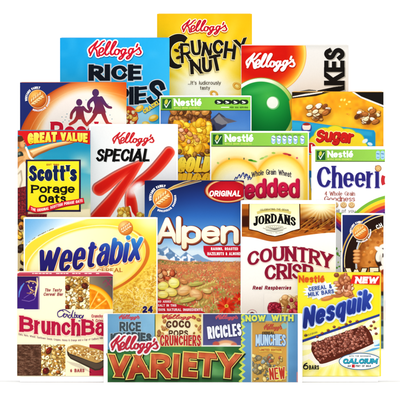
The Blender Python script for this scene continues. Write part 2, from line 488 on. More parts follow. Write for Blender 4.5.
                if serif and t in 'LS' and not (len(txt) and w < .3):
                    for e, ee in ((0, 1), (-1, -2)):
                        v = src[e][1]; u0, v0 = src[e]; u1, v1 = src[ee]
                        if abs(v1 - v0) > abs(u1 - u0) * .9 and any(abs(v - q) < .011 for q in (0, 1, .7, -.3)):
                            if t == 'S' and v not in (0.0, 1.0): continue
                            px = P[e][0]; py = P[e][1] + (w / 2 + extra / 2) * (1 if P[e][1] > P[ee][1] else -1)
                            hw = serif * H + w / 2
                            sw = max(w * .34, .45)
                            yy = py + (sw / 2 + extra / 2 if P[ee][1] > P[e][1] else -sw / 2 - extra / 2)
                            xr = px + (0 if abs(v - .7) < .02 else hw)
                            A, B = (px - hw - extra / 2, yy), (xr + extra / 2 + (w / 2 if xr == px else 0), yy)
                            L2 = [A, ((A[0] + B[0]) / 2, yy), B]
                            if warp: L2 = [warp(*p) for p in L2]
                            L2 = [(p[0] + ox, p[1] + oy) for p in L2]
                            s.ribbon(L2, [sw + extra] * 3, col, k * 4e-6)
                            k = (k + 1) % 14
            s.b.layer += 6.5e-5
        return s
    def script(s, x0, y0, x1, y1, w, layers, rot=0):
        """the flowing maker's name, field 4..57 x 8..26 scaled to the box"""
        for extra, col, ox, oy in layers:
            col = col if callable(col) else C(col)
            for k, st in enumerate(SCRIPT):
                P = catmull(st, False, 5)
                Q = [(x0 + (p[0] - 4) / 53 * (x1 - x0) + ox, y0 + (p[1] - 8) / 18 * (y1 - y0) + oy) for p in P]
                W = []
                for i in range(len(Q)):
                    a, b = Q[max(i - 1, 0)], Q[min(i + 1, len(Q) - 1)]
                    down = abs(b[1] - a[1]) / (math.hypot(b[0] - a[0], b[1] - a[1]) or 1)
                    W.append(w * (.72 + .38 * down) + extra)
                s.ribbon(Q, W, col, k * 4e-6, cap='round')
            s.b.layer += 6.5e-5
        return s
    def line(s, pts, w, col, smooth=True, cap='round'):
        P = catmull(pts, False, 6) if smooth and len(pts) > 2 else pts
        s.ribbon(P, [w] * len(P), C(col) if not callable(col) else col, 0, cap=cap)
        s.b.layer += 5e-5
        return s
    def done(s, name, parent=None, label=None):
        if not s.V: return None
        V = np.array([s.b.world(x, y, z) for x, y, z in s.V])
        me = mesh_from(name, V, None, dull(np.array([np.asarray(c, dtype=float).reshape(3) for c in s.Cc]), s.b.grey), INK, F=[f[::-1] if s.flip(f) else f for f in s.F])
        o = link(name, me, parent or s.b.root)
        if label: o['label'] = label
        return o
    def flip(s, f):
        a = 0
        for i in range(len(f)):
            p, q = s.V[f[i]], s.V[f[(i + 1) % len(f)]]
            a += p[0] * q[1] - q[0] * p[1]
        return a > 0      # y is down, so positive area means clockwise seen from the front

def arch(x0, x1, amp, slope=0.0, shear=0.0, yb=0.0):
    xc, hw = (x0 + x1) / 2, (x1 - x0) / 2
    def f(x, y):
        t = (x - xc) / hw
        return (x + (yb - y) * shear, y - amp * (1 - t * t) + slope * (x - xc))
    return f

def around(cx, cy, r, x0, x1, a0, a1, yb, inward=False):
    """bend text about a centre: x0..x1 to the angles a0..a1 (degrees, clockwise from the top)"""
    def f(x, y):
        a = math.radians(a0 + (a1 - a0) * (x - x0) / (x1 - x0))
        rr = r + (yb - y) if not inward else r - (yb - y)
        return (cx + rr * math.sin(a), cy - rr * math.cos(a))
    return f

def turn(cx, cy, deg):
    c, s_ = math.cos(math.radians(deg)), math.sin(math.radians(deg))
    return lambda x, y: (cx + (x - cx) * c + (y - cy) * s_, cy - (x - cx) * s_ + (y - cy) * c)

# ------------------------------------------------------------------ cartons
class Carton:
    def __init__(s, name, label, x0, y0, x1, y1, row, card='ffffff', inset=0.0, vis=None, cat='cereal box', side=None):
        s.x0, s.y0, s.x1, s.y1, s.row = x0, y0, x1, y1, row
        s.cat = cat
        yf = row * STEP
        s.yf = yf
        cx = (x0 + x1) / 2
        # photo row -> height on this plane, seen by the slightly raised level camera
        s.zof = lambda py: (cz + (200 - py) * PX / math.cos(TILT)) - yf * math.tan(TILT)
        zb = s.zof(y1)
        root = bpy.data.objects.new(name, None); COL.objects.link(root)
        root.empty_display_size = .02
        root.location = ((cx - 200) * PX, yf + THICK / 2, zb)
        root['label'] = label; root['category'] = cat; root['group'] = 'packs stacked in the tiered display'
        s.root = root; s.cx = cx; s.zb = zb
        s.layer = 3e-4
        s.grey = 0.0
        s.inset = inset
        # the folded card box
        w, h = (x1 - x0) * PX, s.zof(y0) - zb
        bm = bmesh.new()
        bmesh.ops.create_cube(bm, size=1)
        for v in bm.verts:
            v.co = Vector((v.co.x * w, v.co.y * THICK, (v.co.z + .5) * h))
        bmesh.ops.bevel(bm, geom=list(bm.edges), offset=.0009, segments=2, affect='EDGES', profile=.5)
        me = bpy.data.meshes.new('carton'); bm.to_mesh(me); bm.free()
        s.card = card_material('card_' + name, side or card); me.materials.append(s.card)
        link('carton', me, root)
        # closed top flap with its seam
        bm = bmesh.new(); bmesh.ops.create_cube(bm, size=1)
        for v in bm.verts:
            v.co = Vector((v.co.x * (w - .006), v.co.y * (THICK * .5) + THICK * .2, v.co.z * .0005 + h + .0003))
        me = bpy.data.meshes.new('top_flap'); bm.to_mesh(me); bm.free()
        me.materials.append(s.card)
        link('top_flap', me, root)
        s.vis = vis or y1
    def world(s, x, y, z):
        return ((x - s.cx) * PX, -THICK / 2 - z, s.zof(y) - s.zb)
    def picture(s, name, fn, x0=None, y0=None, x1=None, y1=None, res=3.3, label=None, vis=None):
        i = s.inset
        x0 = s.x0 + i if x0 is None else x0; x1 = s.x1 - i if x1 is None else x1
        y0 = s.y0 + i if y0 is None else y0; y1 = s.y1 - max(i, .6) if y1 is None else y1
        vis = min(vis or s.vis, y1)
        nx = max(2, int((x1 - x0) * res)); ny = max(2, int((vis - y0) * res))
        xs = np.linspace(x0, x1, nx); ys = np.linspace(y0, vis, ny)
        if y1 > vis + .5:
            ys = np.concatenate([ys, np.linspace(vis, y1, max(2, int((y1 - vis) / 2)))[1:]])
        X, Y = np.meshgrid(xs, ys)
        p = Pic(X, Y)
        fn(p)
        z = s.layer; s.layer += 5e-5
        V = np.stack([(X - s.cx) * PX, np.full(X.shape, -THICK / 2 - z),
                      (cz + (200 - Y) * PX / math.cos(TILT)) - s.yf * math.tan(TILT) - s.zb], -1).reshape(-1, 3)
        H, Wd = X.shape
        idx = np.arange(H * Wd).reshape(H, Wd)
        F = np.stack([idx[1:, :-1], idx[1:, 1:], idx[:-1, 1:], idx[:-1, :-1]], -1).reshape(-1, 4)
        o = link(name, mesh_from(name, V, F, dull(p.c.reshape(-1, 3), s.grey), INK), s.root)
        if label: o['label'] = label
        return o
    def ink(s):
        return Print(s)

# ---- printed emblems several packs share
def wheat_badge(b, cx, cy, r, words='WEETABIX FAMILY', below='WHOLEGRAIN GOODNESS', ringcol='f4e2c0', textcol='f2f0f4'):
    def fn(p):
        base = p.rad(cx - r * .3, cy - r * .35, r * 1.5, r * 1.5)
        # only the disc is drawn: the patch is cut to its outline below
        p.c = rgrad(p, base, [(0, 'ffd27a'), (.45, 'ef9a35'), (.8, 'd0601c'), (1.1, '9a3410')])
        for k in range(5):
            t = -0.55 + k * .3
            x, y = cx + r * t * .8, cy - r * t * .62
            for sg in (1, -1):
                a = -38 + sg * 38
                ax, ay = x + sg * r * .13 - .1 * r, y + sg * r * .2
                p.ell(ax, ay, r * .27, r * .12, 'b8571a', ang=a, soft=.5)
                p.ell(ax - .1, ay - .15, r * .22, r * .08, 'ffe3a4', ang=a, soft=.4)
        p.cap([(cx - r * .7, cy + r * .55, r * .05), (cx + r * .6, cy - r * .45, r * .04)], 'ffe3a4')
    disc_patch(b, 'family_badge', cx, cy, r, fn)
    k = b.ink()
    k.line([(cx + (r + .3) * math.cos(t * math.pi / 12), cy + (r + .3) * math.sin(t * math.pi / 12)) for t in range(25)], .55, ringcol)
    L = 10.0
    k.text(words, 0, L * 2.6, 0, r * .26, r * .075, [(0, textcol, 0, 0)], gap=.35, warp=around(cx, cy, r * 1.17, 0, L * 2.6, -100, 12, r * .26))
    k.text(below, 0, L * 2.6, 0, r * .22, r * .06, [(0, textcol, 0, 0)], gap=.3,
           warp=around(cx, cy, r * 1.42, 0, L * 2.6, 205, 75, r * .22, True))
    k.done('badge_lettering')

def disc_patch(b, name, cx, cy, r, fn, n=26, m=72, ry=None):
    ry = ry or r
    rr = np.linspace(0.02, 1, n); aa = np.linspace(0, 2 * math.pi, m + 1)
    R_, A_ = np.meshgrid(rr, aa)
    X, Y = cx + r * R_ * np.cos(A_), cy + ry * R_ * np.sin(A_)
    p = Pic(X, Y); fn(p)
    z = b.layer; b.layer += 5e-5
    V = np.array([b.world(x, y, z) for x, y in zip(X.ravel(), Y.ravel())])
    H, Wd = X.shape; idx = np.arange(H * Wd).reshape(H, Wd)
    F = np.stack([idx[1:, :-1], idx[1:, 1:], idx[:-1, 1:], idx[:-1, :-1]], -1).reshape(-1, 4)
    return link(name, mesh_from(name, V, F, p.c.reshape(-1, 3), INK), b.root)

def nestle_banner(b, x0, y0, x1, y1, col='86c440', icons=None, dark='1c5a28', small='d8e86a'):
    def fn(p):
        p.c[:] = rgrad(p, (p.X - x0) / (x1 - x0), [(0, C(col) * .92), (.4, C(col)), (1, np.clip(C(col) * 1.1, 0, 1))])
        h = y1 - y0
        p.box(x0, y1 - .7, x1, y1 + 1, C(col) * .45)
        ex0, ex1 = x0 + h * .12, x0 + h * .82
        p.box(ex0, y0 + h * .12, ex1, y1 - h * .14, dark)
        p.ell(ex0 + h * .3, y0 + h * .34, h * .12, h * .2, 'c8c83c', soft=.4, ang=15)
        p.cap([(ex0 + h * .16, y0 + h * .52, .3), (ex0 + h * .3, y0 + h * .76, .45), (ex0 + h * .6, y0 + h * .26, .35)], 'f4f8f0')
    b.picture('maker_banner', fn, x0, y0, x1, y1)
    h = y1 - y0
    tx = x0 + h * .98
    k = b.ink()
    k.text('Nestl\u00e9', tx, tx + h * 2.08, y0 + h * .1, y0 + h * .66, h * .125, [(0, 'ffffff', 0, 0)], gap=.25, xh=.66, con=.1)
    k.done('brand_logo')
    k = b.ink()
    k.text('WHOLE GRAIN GOODNESS', tx, tx + h * 1.95, y0 + h * .73, y0 + h * .86, .28, [(0, small, 0, 0)], gap=.15)
    k.done('small_print')

# ------------------------------------------------------------------ the white table, its tiers and backdrop
def set_material():
    m = bpy.data.materials.new('white_painted_set'); m.use_nodes = True
    nt = m.node_tree; b = nt.nodes['Principled BSDF']
    no = nt.nodes.new('ShaderNodeTexNoise'); no.inputs['Scale'].default_value = 8
    cr = nt.nodes.new('ShaderNodeValToRGB')
    cr.color_ramp.elements[0].color = (.945, .945, .945, 1); cr.color_ramp.elements[1].color = (.96, .96, .96, 1)
    nt.links.new(no.outputs['Fac'], cr.inputs['Fac']); nt.links.new(cr.outputs['Color'], b.inputs['Base Color'])
    b.inputs['Roughness'].default_value = .9; b.inputs['Specular IOR Level'].default_value = 0
    return m
WHITE = set_material()

def build_set():
    prof = [(-7.5, 0), (.75, 0)]
    for k in range(1, 9):
        a = math.pi / 2 * k / 8
        prof.append((.75 + .3 * math.sin(a), .3 - .3 * math.cos(a)))
    prof.append((1.05, 3.2))
    bm = bmesh.new(); cols = []
    for (y, z) in prof:
        cols.append((bm.verts.new((-3, y, z)), bm.verts.new((3, y, z))))
    for a, b in zip(cols[:-1], cols[1:]):
        bm.faces.new((a[0], a[1], b[1], b[0]))
    me = bpy.data.meshes.new('ground'); bm.to_mesh(me); bm.free(); me.materials.append(WHITE)
    for p in me.polygons: p.use_smooth = True
    o = link('ground', me); o['kind'] = 'structure'
# row -> (left px, right px, base row in the photo)
BASE = {0: 382.5, 1: 376.4, 2: 350.0, 3: 322.0, 4: 290.0, 5: 262.0, 6: 236.0, 7: 205.0}
SPAN = {1: (20, 378), 2: (30, 378), 3: (22, 378), 4: (95, 300), 5: (26, 378), 6: (66, 340), 7: (170, 245)}

def build_steps():
    bm = bmesh.new()
    z0 = .0006
    for r in range(1, 8):
        yf = r * STEP
        top = (cz + (200 - BASE[r]) * PX / math.cos(TILT)) - yf * math.tan(TILT) - .0004
        lx, rx = [(q - 200) * PX for q in SPAN[r]]
        y0, y1 = yf + .001, yf + STEP - .001
        vs = [bm.verts.new(p) for p in ((lx, y0, z0), (rx, y0, z0), (rx, y1, z0), (lx, y1, z0), (lx, y0, top), (rx, y0, top), (rx, y1, top), (lx, y1, top))]
        for f in ((0, 3, 2, 1), (4, 5, 6, 7), (0, 1, 5, 4), (1, 2, 6, 5), (2, 3, 7, 6), (3, 0, 4, 7)):
            bm.faces.new([vs[i] for i in f])
    me = bpy.data.meshes.new('display_steps'); bm.to_mesh(me); bm.free(); me.materials.append(WHITE)
    o = link('display_steps', me); o['kind'] = 'structure'
build_set()
build_steps()
# ================================================================== the packs, back row first
def crunchy_pack():
    b = Carton('cereal_box', 'yellow honey nut cornflakes box, tallest at the back, with jagged black CRUNCHY NUT lettering', 157, 14, 252, BASE[7], 7, card='f6c616', vis=112)
    def fn(p):
        ang = np.arctan2(p.Y - 92, p.X - 205)
        p.c[:] = rgrad(p, p.rad(205, 92, 62, 78), [(0, 'fffbe2'), (.25, 'fdeea6'), (.5, 'f9d636'), (.8, 'f6c60f'), (1.3, 'f0b80a')])
        ray = .5 + .5 * np.cos(ang * 17 + np.sin(ang * 5) * 2)
        m = ray * sstep(1.3, .4, p.rad(205, 92, 62, 78)) * sstep(.05, .3, p.rad(205, 92, 62, 78)) * .45
        p.put(m, 'fff3b0')
        p.ell(205, 92, 30, 20, 'fffef4', soft=16, op=.9)
        p.put((p.noise(5, 3) - .5).clip(0, 1) * .3 * sstep(60, 14, p.Y), 'e8a800')
        # seed and nut clusters
        for x, y, r in ((237, 86, 4.2), (245, 91, 3.6), (214, 94, 4), (163, 100, 3), (242, 99, 4)):
            p.ring(x, y, r * .8, r * .6, 1.8, 'd88a14', ang=30, soft=.5)
            p.ring(x - .2, y - .3, r * .8, r * .6, .6, 'fbd870', ang=30, soft=.5)
    b.picture('front_picture', fn)
    k = b.ink()
    k.script(182, 20, 227.5, 35, 1.5, [(1.9, 'c9861a', -.2, 1.3), (1.7, 'fff6d8', 0, 0), (0, 'c8102a', 0, 0)])
    k.done('brand_logo')
    k = b.ink()
    big = lambda k, L: [k.text(c, x0, x1, y0, y1, w, [(.5, 'b9a56a', -1.0, 1.0), (.7, 'fff2b8', -.2, .2), (0, '191411', 0, 0)], con=.12, warp=turn((x0 + x1) / 2, (y0 + y1) / 2, a), cap='butt') for c, x0, x1, y0, y1, w, a in L]
    # the ring-shaped first letter
    pts = [(186, 40.4), (182, 38), (176.4, 38.2), (170.6, 41.6), (167.2, 48), (167.4, 57), (171.6, 64), (177, 66.4), (181.6, 65.4)]
    for e, c, dx, dy in ((1.2, 'fff0b0', 0, 0), (0, '191411', 0, 0)):
        P = catmull(pts, False, 6)
        W = [2.6 + 4.2 * math.sin(math.pi * i / (len(P) - 1)) + 3.4 * (1 - i / len(P)) + e for i in range(len(P))]
        k.ribbon([(x + dx, y + dy) for x, y in P], W, C(c), 0); k.b.layer += 5e-5
    big(k, [('R', 180.4, 192.6, 43, 63, 3.0, 3), ('U', 191, 201.4, 40, 55.5, 3.2, 6), ('N', 202, 212.4, 42.5, 57, 3.2, -10),
            ('C', 212.5, 223.5, 39.5, 54.5, 3.4, 0), ('H', 224, 236, 41.5, 59, 3.4, -7), ('Y', 235.5, 247.5, 38.5, 54, 3.3, 12),
            ('N', 190, 202.5, 59, 74, 3.5, 4), ('U', 202, 212, 57, 72.5, 3.4, 2), ('T', 210, 222, 54.5, 71, 3.4, 12)])
    k.done('title_lettering')
    k = b.ink()
    for x, y, r, a in ((176.5, 50.5, 2.1, 20), (180, 47, 1.8, -40), (178.5, 57.5, 2.1, -20), (181.5, 52.5, 1.3, 0)):
        t = math.radians(a)
        k.polygon([(x + r * 1.35 * math.cos(u) * math.cos(t) - r * .75 * math.sin(u) * math.sin(t), y + r * 1.35 * math.cos(u) * math.sin(t) + r * .75 * math.sin(u) * math.cos(t)) for u in [2 * math.pi * q / 12 for q in range(12)]], C('2a1a10'))
        k.b.layer += 2e-5
    k.done('seed_motif')
    k = b.ink()
    k.text("...It's ludicrously", 188, 221, 80.8, 84.6, .55, [(0, '4a3c22', 0, 0)], gap=.35)
    k.text("tasty", 200, 210, 86, 89.6, .55, [(0, '4a3c22', 0, 0)], gap=.35)
    k.done('slogan_lettering')

def rice_pack():
    b = Carton('cereal_box', 'sky blue box with black RICE KRISPIES lettering, second row from the back at left', 60, 38, 169.5, BASE[6], 6, card='1ea8e0', vis=128)
    def fn(p):
        p.c[:] = rgrad(p, (p.X - 60 + (p.Y - 38) * .5) / 150, [(0, '14a2e2'), (.5, '1cacea'), (1, '3cb8ea')])
        p.put((p.noise(9, 5) - .45).clip(0, 1) * .35, '6fcdf2')
        # splash of milk and golden puffs
        p.ell(139, 116, 17, 10, '9ad8f2', soft=5)
        p.ell(128, 117, 10, 11, 'd23a22'); p.ell(128, 120, 9, 10, 'b82a18', soft=1)
        p.bits(26, 122, 108, 136, 124, 1.2, 2.2, ['f4d35e', 'e8a93a', 'd8552a', 'fff0b8'], 3, edge='8a3a12')
        for x, y, rx, ry, a in ((139.5, 108.5, 4.6, 3, -35), (153.5, 118, 5, 3.2, -20), (146, 124, 4, 2.6, 10), (150, 108, 1.6, 1.1, 0)):
            p.ell(x + .5, y + .9, rx, ry, '1883b0', ang=a, soft=1)
            p.ell(x, y, rx, ry, 'e9b526', ang=a); p.ell(x - .8, y - .8, rx * .65, ry * .5, 'fdea8c', ang=a, soft=1.2)
        p.ell(164, 103, 2, 4, 'c8e8f8', soft=1, ang=30)
    b.picture('front_picture', fn)
    k = b.ink()
    k.script(88.5, 41, 142, 59.8, 1.75, [(2.6, '127ab0', .4, .9), (2.4, 'ffffff', 0, 0), (0, 'd2122e', 0, 0)])
    k.done('brand_logo')
    k = b.ink()
    Lr = [(2.2, 'bcd0da', .2, .2), (0, '0c1420', 0, 0)]
    k.text('RICE', 88.5, 141.4, 64.4, 80.8, 5.4, Lr, gap=.9, con=.38)
    w = lambda x, y: (x, y + 3.2 - 4.5 * ((x - 116) / 50) ** 2 + (y - 94) * .0)
    k.text('KRISPIE', 66, 147, 84, 102, 4.6, Lr, gap=.5, con=.3, warp=w)
    k.text('S', 147.5, 164.5, 79.5, 105.5, 5.6, Lr, con=.1, warp=turn(156, 92, -14))
    k.done('title_lettering')
    k = b.ink()
    k.text('CRACKLE', 141.5, 163, 104, 108.6, 1.1, [(.7, '1c6c8c', .2, .3), (0, 'f4d63c', 0, 0)], gap=.3, warp=turn(152, 106, 33))
    k.done('slogan_lettering')

def flakes_pack():
    b = Carton('cereal_box', 'pale grey box with big red and green round shapes and sideways black lettering', 241, 45, 348.5, BASE[6], 6, card='e9e6e1', vis=150, inset=.4)
    def fn(p):
        p.c[:] = rgrad(p, (p.Y - 45) / 70, [(0, 'd9d7d2'), (.08, 'e9e6e1'), (1, 'e3e0da')])
        # large red round
        d = p.rad(262, 54, 44, 41)
        red = rgrad(p, d, [(0, 'd81408'), (.55, 'd01208'), (.72, 'dc2c0a'), (.84, 'ec6a12'), (.93, 'f7b030'), (.985, 'fbe27a'), (1.02, 'e07a20')])
        a = .3 / 40
        p.put(np.clip((1.01 - d) / a + .5, 0, 1), red)
        p.ell(258, 49, 13, 2.6, 'f46a3a', soft=3, op=.55, ang=-8)
        # green round with its white edge
        d2 = p.rad(261, 112, 31, 30.5)
        p.put(np.clip((1.13 - d2) / a + .5, 0, 1), '8c9a3a')
        p.put(np.clip((1.105 - d2) / a + .5, 0, 1), rgrad(p, (p.X - 241) / 55, [(0, 'fbfbf4'), (.55, 'f0f2d8'), (.85, 'b8d060'), (1, '7aa830')]))
        p.put(np.clip((1.0 - d2) / .02 + .5, 0, 1), rgrad(p, p.rad(268, 96, 34, 34), [(0, '44b44a'), (.5, '18963a'), (1, '067a30'), (1.5, '046028')]))
        p.ell(258, 90, 16, 3, '4cba58', soft=4, op=.55, ang=-12)
        p.ell(273, 103, 6.4, 6.6, '7cc47c', soft=.5)
        p.ell(272.5, 102.6, 5.6, 5.8, 'f6f8ee', soft=.8)
        # amber wedge between the rounds and the pale ground
        p.poly([(289, 101), (297, 93), (305, 95), (300, 100), (306, 130), (293, 130)], 'eda41e', soft=.8)
        p.poly([(292, 104), (298, 98), (302, 112), (295, 130)], 'fad24a', soft=2)
        # dark brush strokes at the lower right
        p.cap([(294, 92.5, .5), (312, 90.5, 1.3), (328, 88.5, 1.5), (347, 86, .7)], 'e9e6e1')
        p.cap([(318, 91, .6), (334, 88.6, 1.6), (343, 87, 1.2)], '17120e')
        p.cap([(300, 91.6, .4), (309, 90.3, 1.0), (316, 90.6, .4)], '6c6a60')
    b.picture('front_picture', fn)
    k = b.ink()
    k.script(246, 53.5, 295.5, 71.5, 1.5, [(.7, 'b01208', .5, .9), (.4, 'ffffff', 0, 0), (0, 'fffaf2', 0, 0)])
    k.done('brand_logo')
    k = b.ink()
    # rotated a quarter turn, reading upwards
    wp = lambda x, y: (y, 400 - x)
    k.text('FLAKES', 400 - 124, 400 - 48, 324, 344.6, 4.6, [(.6, 'b9b4a8', .9, .7), (.3, '9a968c', .3, .2), (0, '14100e', 0, 0)], gap=.6, con=.08,
           warp=lambda x, y: (y, 400 - x))
    k.done('title_lettering')

def sugar_pack():
    b = Carton('cereal_box', 'golden orange box with red Sugar Puffs lettering on a turquoise panel, behind the cheerios box', 292, 92, 383.5, BASE[5], 5, card='f0b020', vis=215)
    def fn(p):
        n = p.noise(9, 11) * .6 + p.noise(3.5, 12) * .4
        p.c[:] = rgrad(p, n + (p.Y - 120) * .004, [(.2, 'f7c222'), (.45, 'f3ae1c'), (.65, 'ee9c1a'), (.85, 'e58a18')])
        p.ell(338, 108, 12, 16, 'f0a018', soft=12, op=.5)
        p.ell(338, 120, 22, 7, 'fbd034', soft=9, op=.7)
        # ribbon of black and white along the top
        p.poly([(292, 92), (330, 92), (316, 96), (292, 98.5)], '241a14', soft=.6)
        p.cap([(293, 96.8, .5), (306, 94.6, .9), (322, 92.3, .5)], 'ece6da')
        p.poly([(352, 92), (384, 92), (384, 108), (372, 102), (360, 98)], '171311', soft=.4)
        p.cap([(353, 92, .7), (361, 97.3, .8), (373, 102, .8), (384, 106.4, .9)], 'f4efe6')
        # two large puffed grains and crumbs of others
        for cx, cy, sd in ((317.5, 111.5, 4), (368.5, 116, 5)):
            rnd = random.Random(sd)
            p.ell(cx, cy + 1, 14.5, 9.4, 'c8781c', soft=4, ang=9, op=.8)
            for i in range(30):
                t = rnd.random() * math.tau; q = rnd.random() ** .5
                x, y = cx + 12.4 * q * math.cos(t), cy + 7.4 * q * math.sin(t)
                a = rnd.uniform(-50, 50); c1 = rnd.choice(['f4ecd2', 'efe0b4', 'f8f0dc', 'b4682c', '8c4a20', '5c2e14', 'd8a458'])
                r = rnd.uniform(2.4, 3.6)
                p.ell(x + .3, y + .5, r + .5, r * .62 + .5, '6c3a12', ang=a, soft=.7)
                p.ell(x, y, r, r * .62, c1, ang=a, soft=.3)
                p.ell(x - .4, y - .5, r * .6, r * .25, np.clip(C(c1) * 1.12 + .04, 0, 1), ang=a, soft=.9)
                tt = math.radians(a)
                p.cap([(x - r * .55 * math.cos(tt), y + .3 - r * .55 * math.sin(tt), .12), (x + r * .55 * math.cos(tt), y + .3 + r * .55 * math.sin(tt), .12)], C(c1) * .62, soft=.4)
        p.bits(9, 336, 98, 352, 118, .7, 1.2, ['fbdc60', 'e09018'], 6)
        # turquoise panel, yellow cloud
        p.poly([(292, 120.3), (300, 120.8), (335, 126), (374, 130.3), (375.5, 133), (374.6, 262), (292, 262)], '1a93c8', soft=.5)
        p.poly([(292, 122), (310, 123), (372, 132), (372, 136), (292, 130)], '2ba6d2', soft=2)
        for x, y, rx, ry in ((324, 137, 10, 9), (335, 134, 10, 8), (347, 137, 10, 8), (356, 141, 8, 8), (318, 146, 10, 11), (340, 150, 26, 14), (360, 150, 8, 9)):
            p.ell(x, y, rx + .7, ry + .7, '9ac83a', soft=.8)
        for x, y, rx, ry in ((324, 137, 10, 9), (335, 134, 10, 8), (347, 137, 10, 8), (356, 141, 8, 8), (318, 146, 10, 11), (340, 150, 26, 14), (360, 150, 8, 9)):
            p.ell(x, y, rx, ry, 'f9dc28', soft=.6)
        p.ell(365, 141, 3, 2, 'e8f4fa', soft=.8, ang=-30); p.ell(370, 144, 2.6, 1.6, 'dcecf6', soft=.6, ang=20)
        p.ell(311, 148, 5.5, 5.8, 'f4ece0'); p.ell(311, 148, 4.9, 5.2, 'd81a22')
        # yellow ground further down, with a blue splash
        p.poly([(292, 156), (318, 154), (384, 160), (384, 262), (292, 262)], 'f6c61e', soft=1)
        p.cap([(310, 172, 1.6), (313, 182, 3.2), (316, 196, 4)], '1f6fb0', soft=.6); p.cap([(311, 178, .5), (312, 188, .9)], 'e4f2fa')
    b.picture('front_picture', fn)
    k = b.ink()
    k.text('Sugar', 315.5, 352, 130.6, 143.0, 2.7, [(1.8, 'fff0a0', 0, .1), (.8, 'a41018', .3, .5), (0, 'd8201c', 0, 0)], gap=.2, cap='round', xh=.76,
           warp=arch(315, 352, 1.4, slope=.03, shear=.12, yb=143))
    k.text('Puffs', 318, 352, 146.6, 160, 3.6, [(.8, 'a41018', .3, .5), (0, 'd8201c', 0, 0)], gap=.2, cap='round')
    k.done('title_lettering')
    def em(p):
        p.c[:] = C('3a4c9c'); p.ell(306.5, 126.6, 4.2, 4.4, 'f2e2d4', soft=.6)
        p.ell(306.5, 124, 4.6, 1.5, 'a02a28', soft=.6); p.box(301, 130, 312, 134, '3048a0'); p.cap([(303, 132, .5), (310, 132, .5)], 'dfe4f4')
    disc_patch(b, 'round_emblem', 306.5, 128, 5.4, em)
    k = b.ink(); k.text('!', 311, 312.6, 144.5, 151.5, 1.3, [(0, 'ffffff', 0, 0)]); k.done('small_print')

def ready_pack():
    b = Carton('cereal_box', 'orange and white ready brek porridge box with two walking figures in purple and red', 20, 82.5, 126.5, BASE[5], 5, card='e0762a', vis=145)
    def fn(p):
        d = p.rad(100, 152, 83, 74)
        d2 = p.rad(88, 142, 46, 50)
        p.c[:] = C('27347e')
        p.put(sstep(1.3, .93, p.rad(20, 83, 60, 60)) * .35, '141c50')
        out = rgrad(p, d, [(.5, 'f6a83a'), (.72, 'f9b24a'), (.76, 'fbd9a0'), (.785, 'f08a2e'), (.86, 'e0691c'), (.97, 'd8571a'), (1, 'b84414')])
        p.put(np.clip((1 - d) * 260 + .5, 0, 1), out)
        p.ring(100, 152, 68, 60, .9, 'fde6b8', soft=.6, op=.9)
        p.ring(100, 152, 74, 66, .5, 'f6b070', soft=.6, op=.7)
        p.put(sstep(1.3, .98, d2), 'f8c888')
        p.put(sstep(1.12, .95, d2), 'fbeee4')
        # the glowing top right corner
        g = sstep(0, 1, (p.X - 86) / 40 - (p.Y - 82) / 26 + .35)
        p.put(g * .95, rgrad(p, (p.X - 70 - (p.Y - 83) * 1.2) / 56, [(0, 'fbd08a'), (.45, 'f6a03a'), (.8, 'e4641c'), (1, 'd44a12')]))
        p.ring(100, 150, 50, 56, 1.0, 'fff2dc', soft=1.6, op=.6, clip=sstep(98, 92, p.Y))
        for x, y in ((62, 117), (65, 120), (67, 114), (69, 121), (63, 122), (66, 117), (110, 115), (108, 104), (106, 112), (86, 100), (112, 119)):
            p.ell(x, y, .45, .4, '3a7c94', soft=.4)
    b.picture('front_picture', fn)
    col = vgrad([(88, '4c2c5e'), (104, '5c2a60'), (114, '8a2a3c'), (126, 'd0382a')])
    cf = lambda x, y: col(np.array(x), np.array(y))
    def body(k, head, parts, fills):
        hx, hy, hr = head
        k.polygon([(hx + hr * math.cos(t / 18 * math.tau), hy + hr * 1.12 * math.sin(t / 18 * math.tau)) for t in range(18)], cf); k.b.layer += 4e-5
        for f in fills: k.polygon(f, cf, smooth=True); k.b.layer += 4e-5
        for pts, w0, w1 in parts:
            P = catmull(pts, False, 6); n = len(P)
            k.ribbon(P, [1.22 * (w0 + (w1 - w0) * i / (n - 1)) for i in range(n)], cf, 0, cap='round'); k.b.layer += 4e-5
    k = b.ink()
    body(k, (95.6, 92.8, 3.5), [([(94, 98), (89.5, 102), (88.6, 106), (90.6, 110.5)], 3.2, 2.2), ([(101, 98), (105, 104), (108, 106.8), (111, 107.6)], 3.2, 2.0),
         ([(97, 111), (93, 118), (88, 123.6), (86.6, 124.4)], 3.6, 2.0), ([(102.5, 111), (104.6, 117), (107.6, 123), (111, 124)], 3.8, 2.0)],
         [[(92.6, 98.4), (95.5, 96.6), (99.6, 96.6), (102.4, 99), (103, 104), (105.6, 112.6), (99, 114), (92.4, 113), (94.6, 106)]])
    k.done('walking_figure', label='taller walking figure in purple, red at the feet')
    k = b.ink()
    body(k, (79.2, 102.4, 3.1), [([(76, 108), (72, 113), (71, 118)], 2.8, 2.2), ([(83, 107.4), (86.5, 111), (90, 111.4), (91.5, 108)], 2.6, 2.0),
         ([(78, 116), (75, 121), (70, 124.2)], 3.4, 2.2), ([(82, 116), (84, 121), (87, 125)], 3.4, 2.2)],
         [[(75.6, 107.6), (79, 106), (83.4, 107.4), (83.6, 112), (84, 118), (80, 119.4), (76, 118.4), (76, 112)]])
    k.done('walking_figure', label='smaller walking figure in dark red')
    k = b.ink()
    k.text('Ready', 50.5, 110, 121.6, 141, 4.0, [(1.4, 'fff6ee', 0, 0), (0, 'cc1230', 0, 0)], gap=.5, cap='round', serif=.02)
    k.done('title_lettering')
    wheat_badge(b, 37.6, 99, 8.8, ringcol='f0c890')

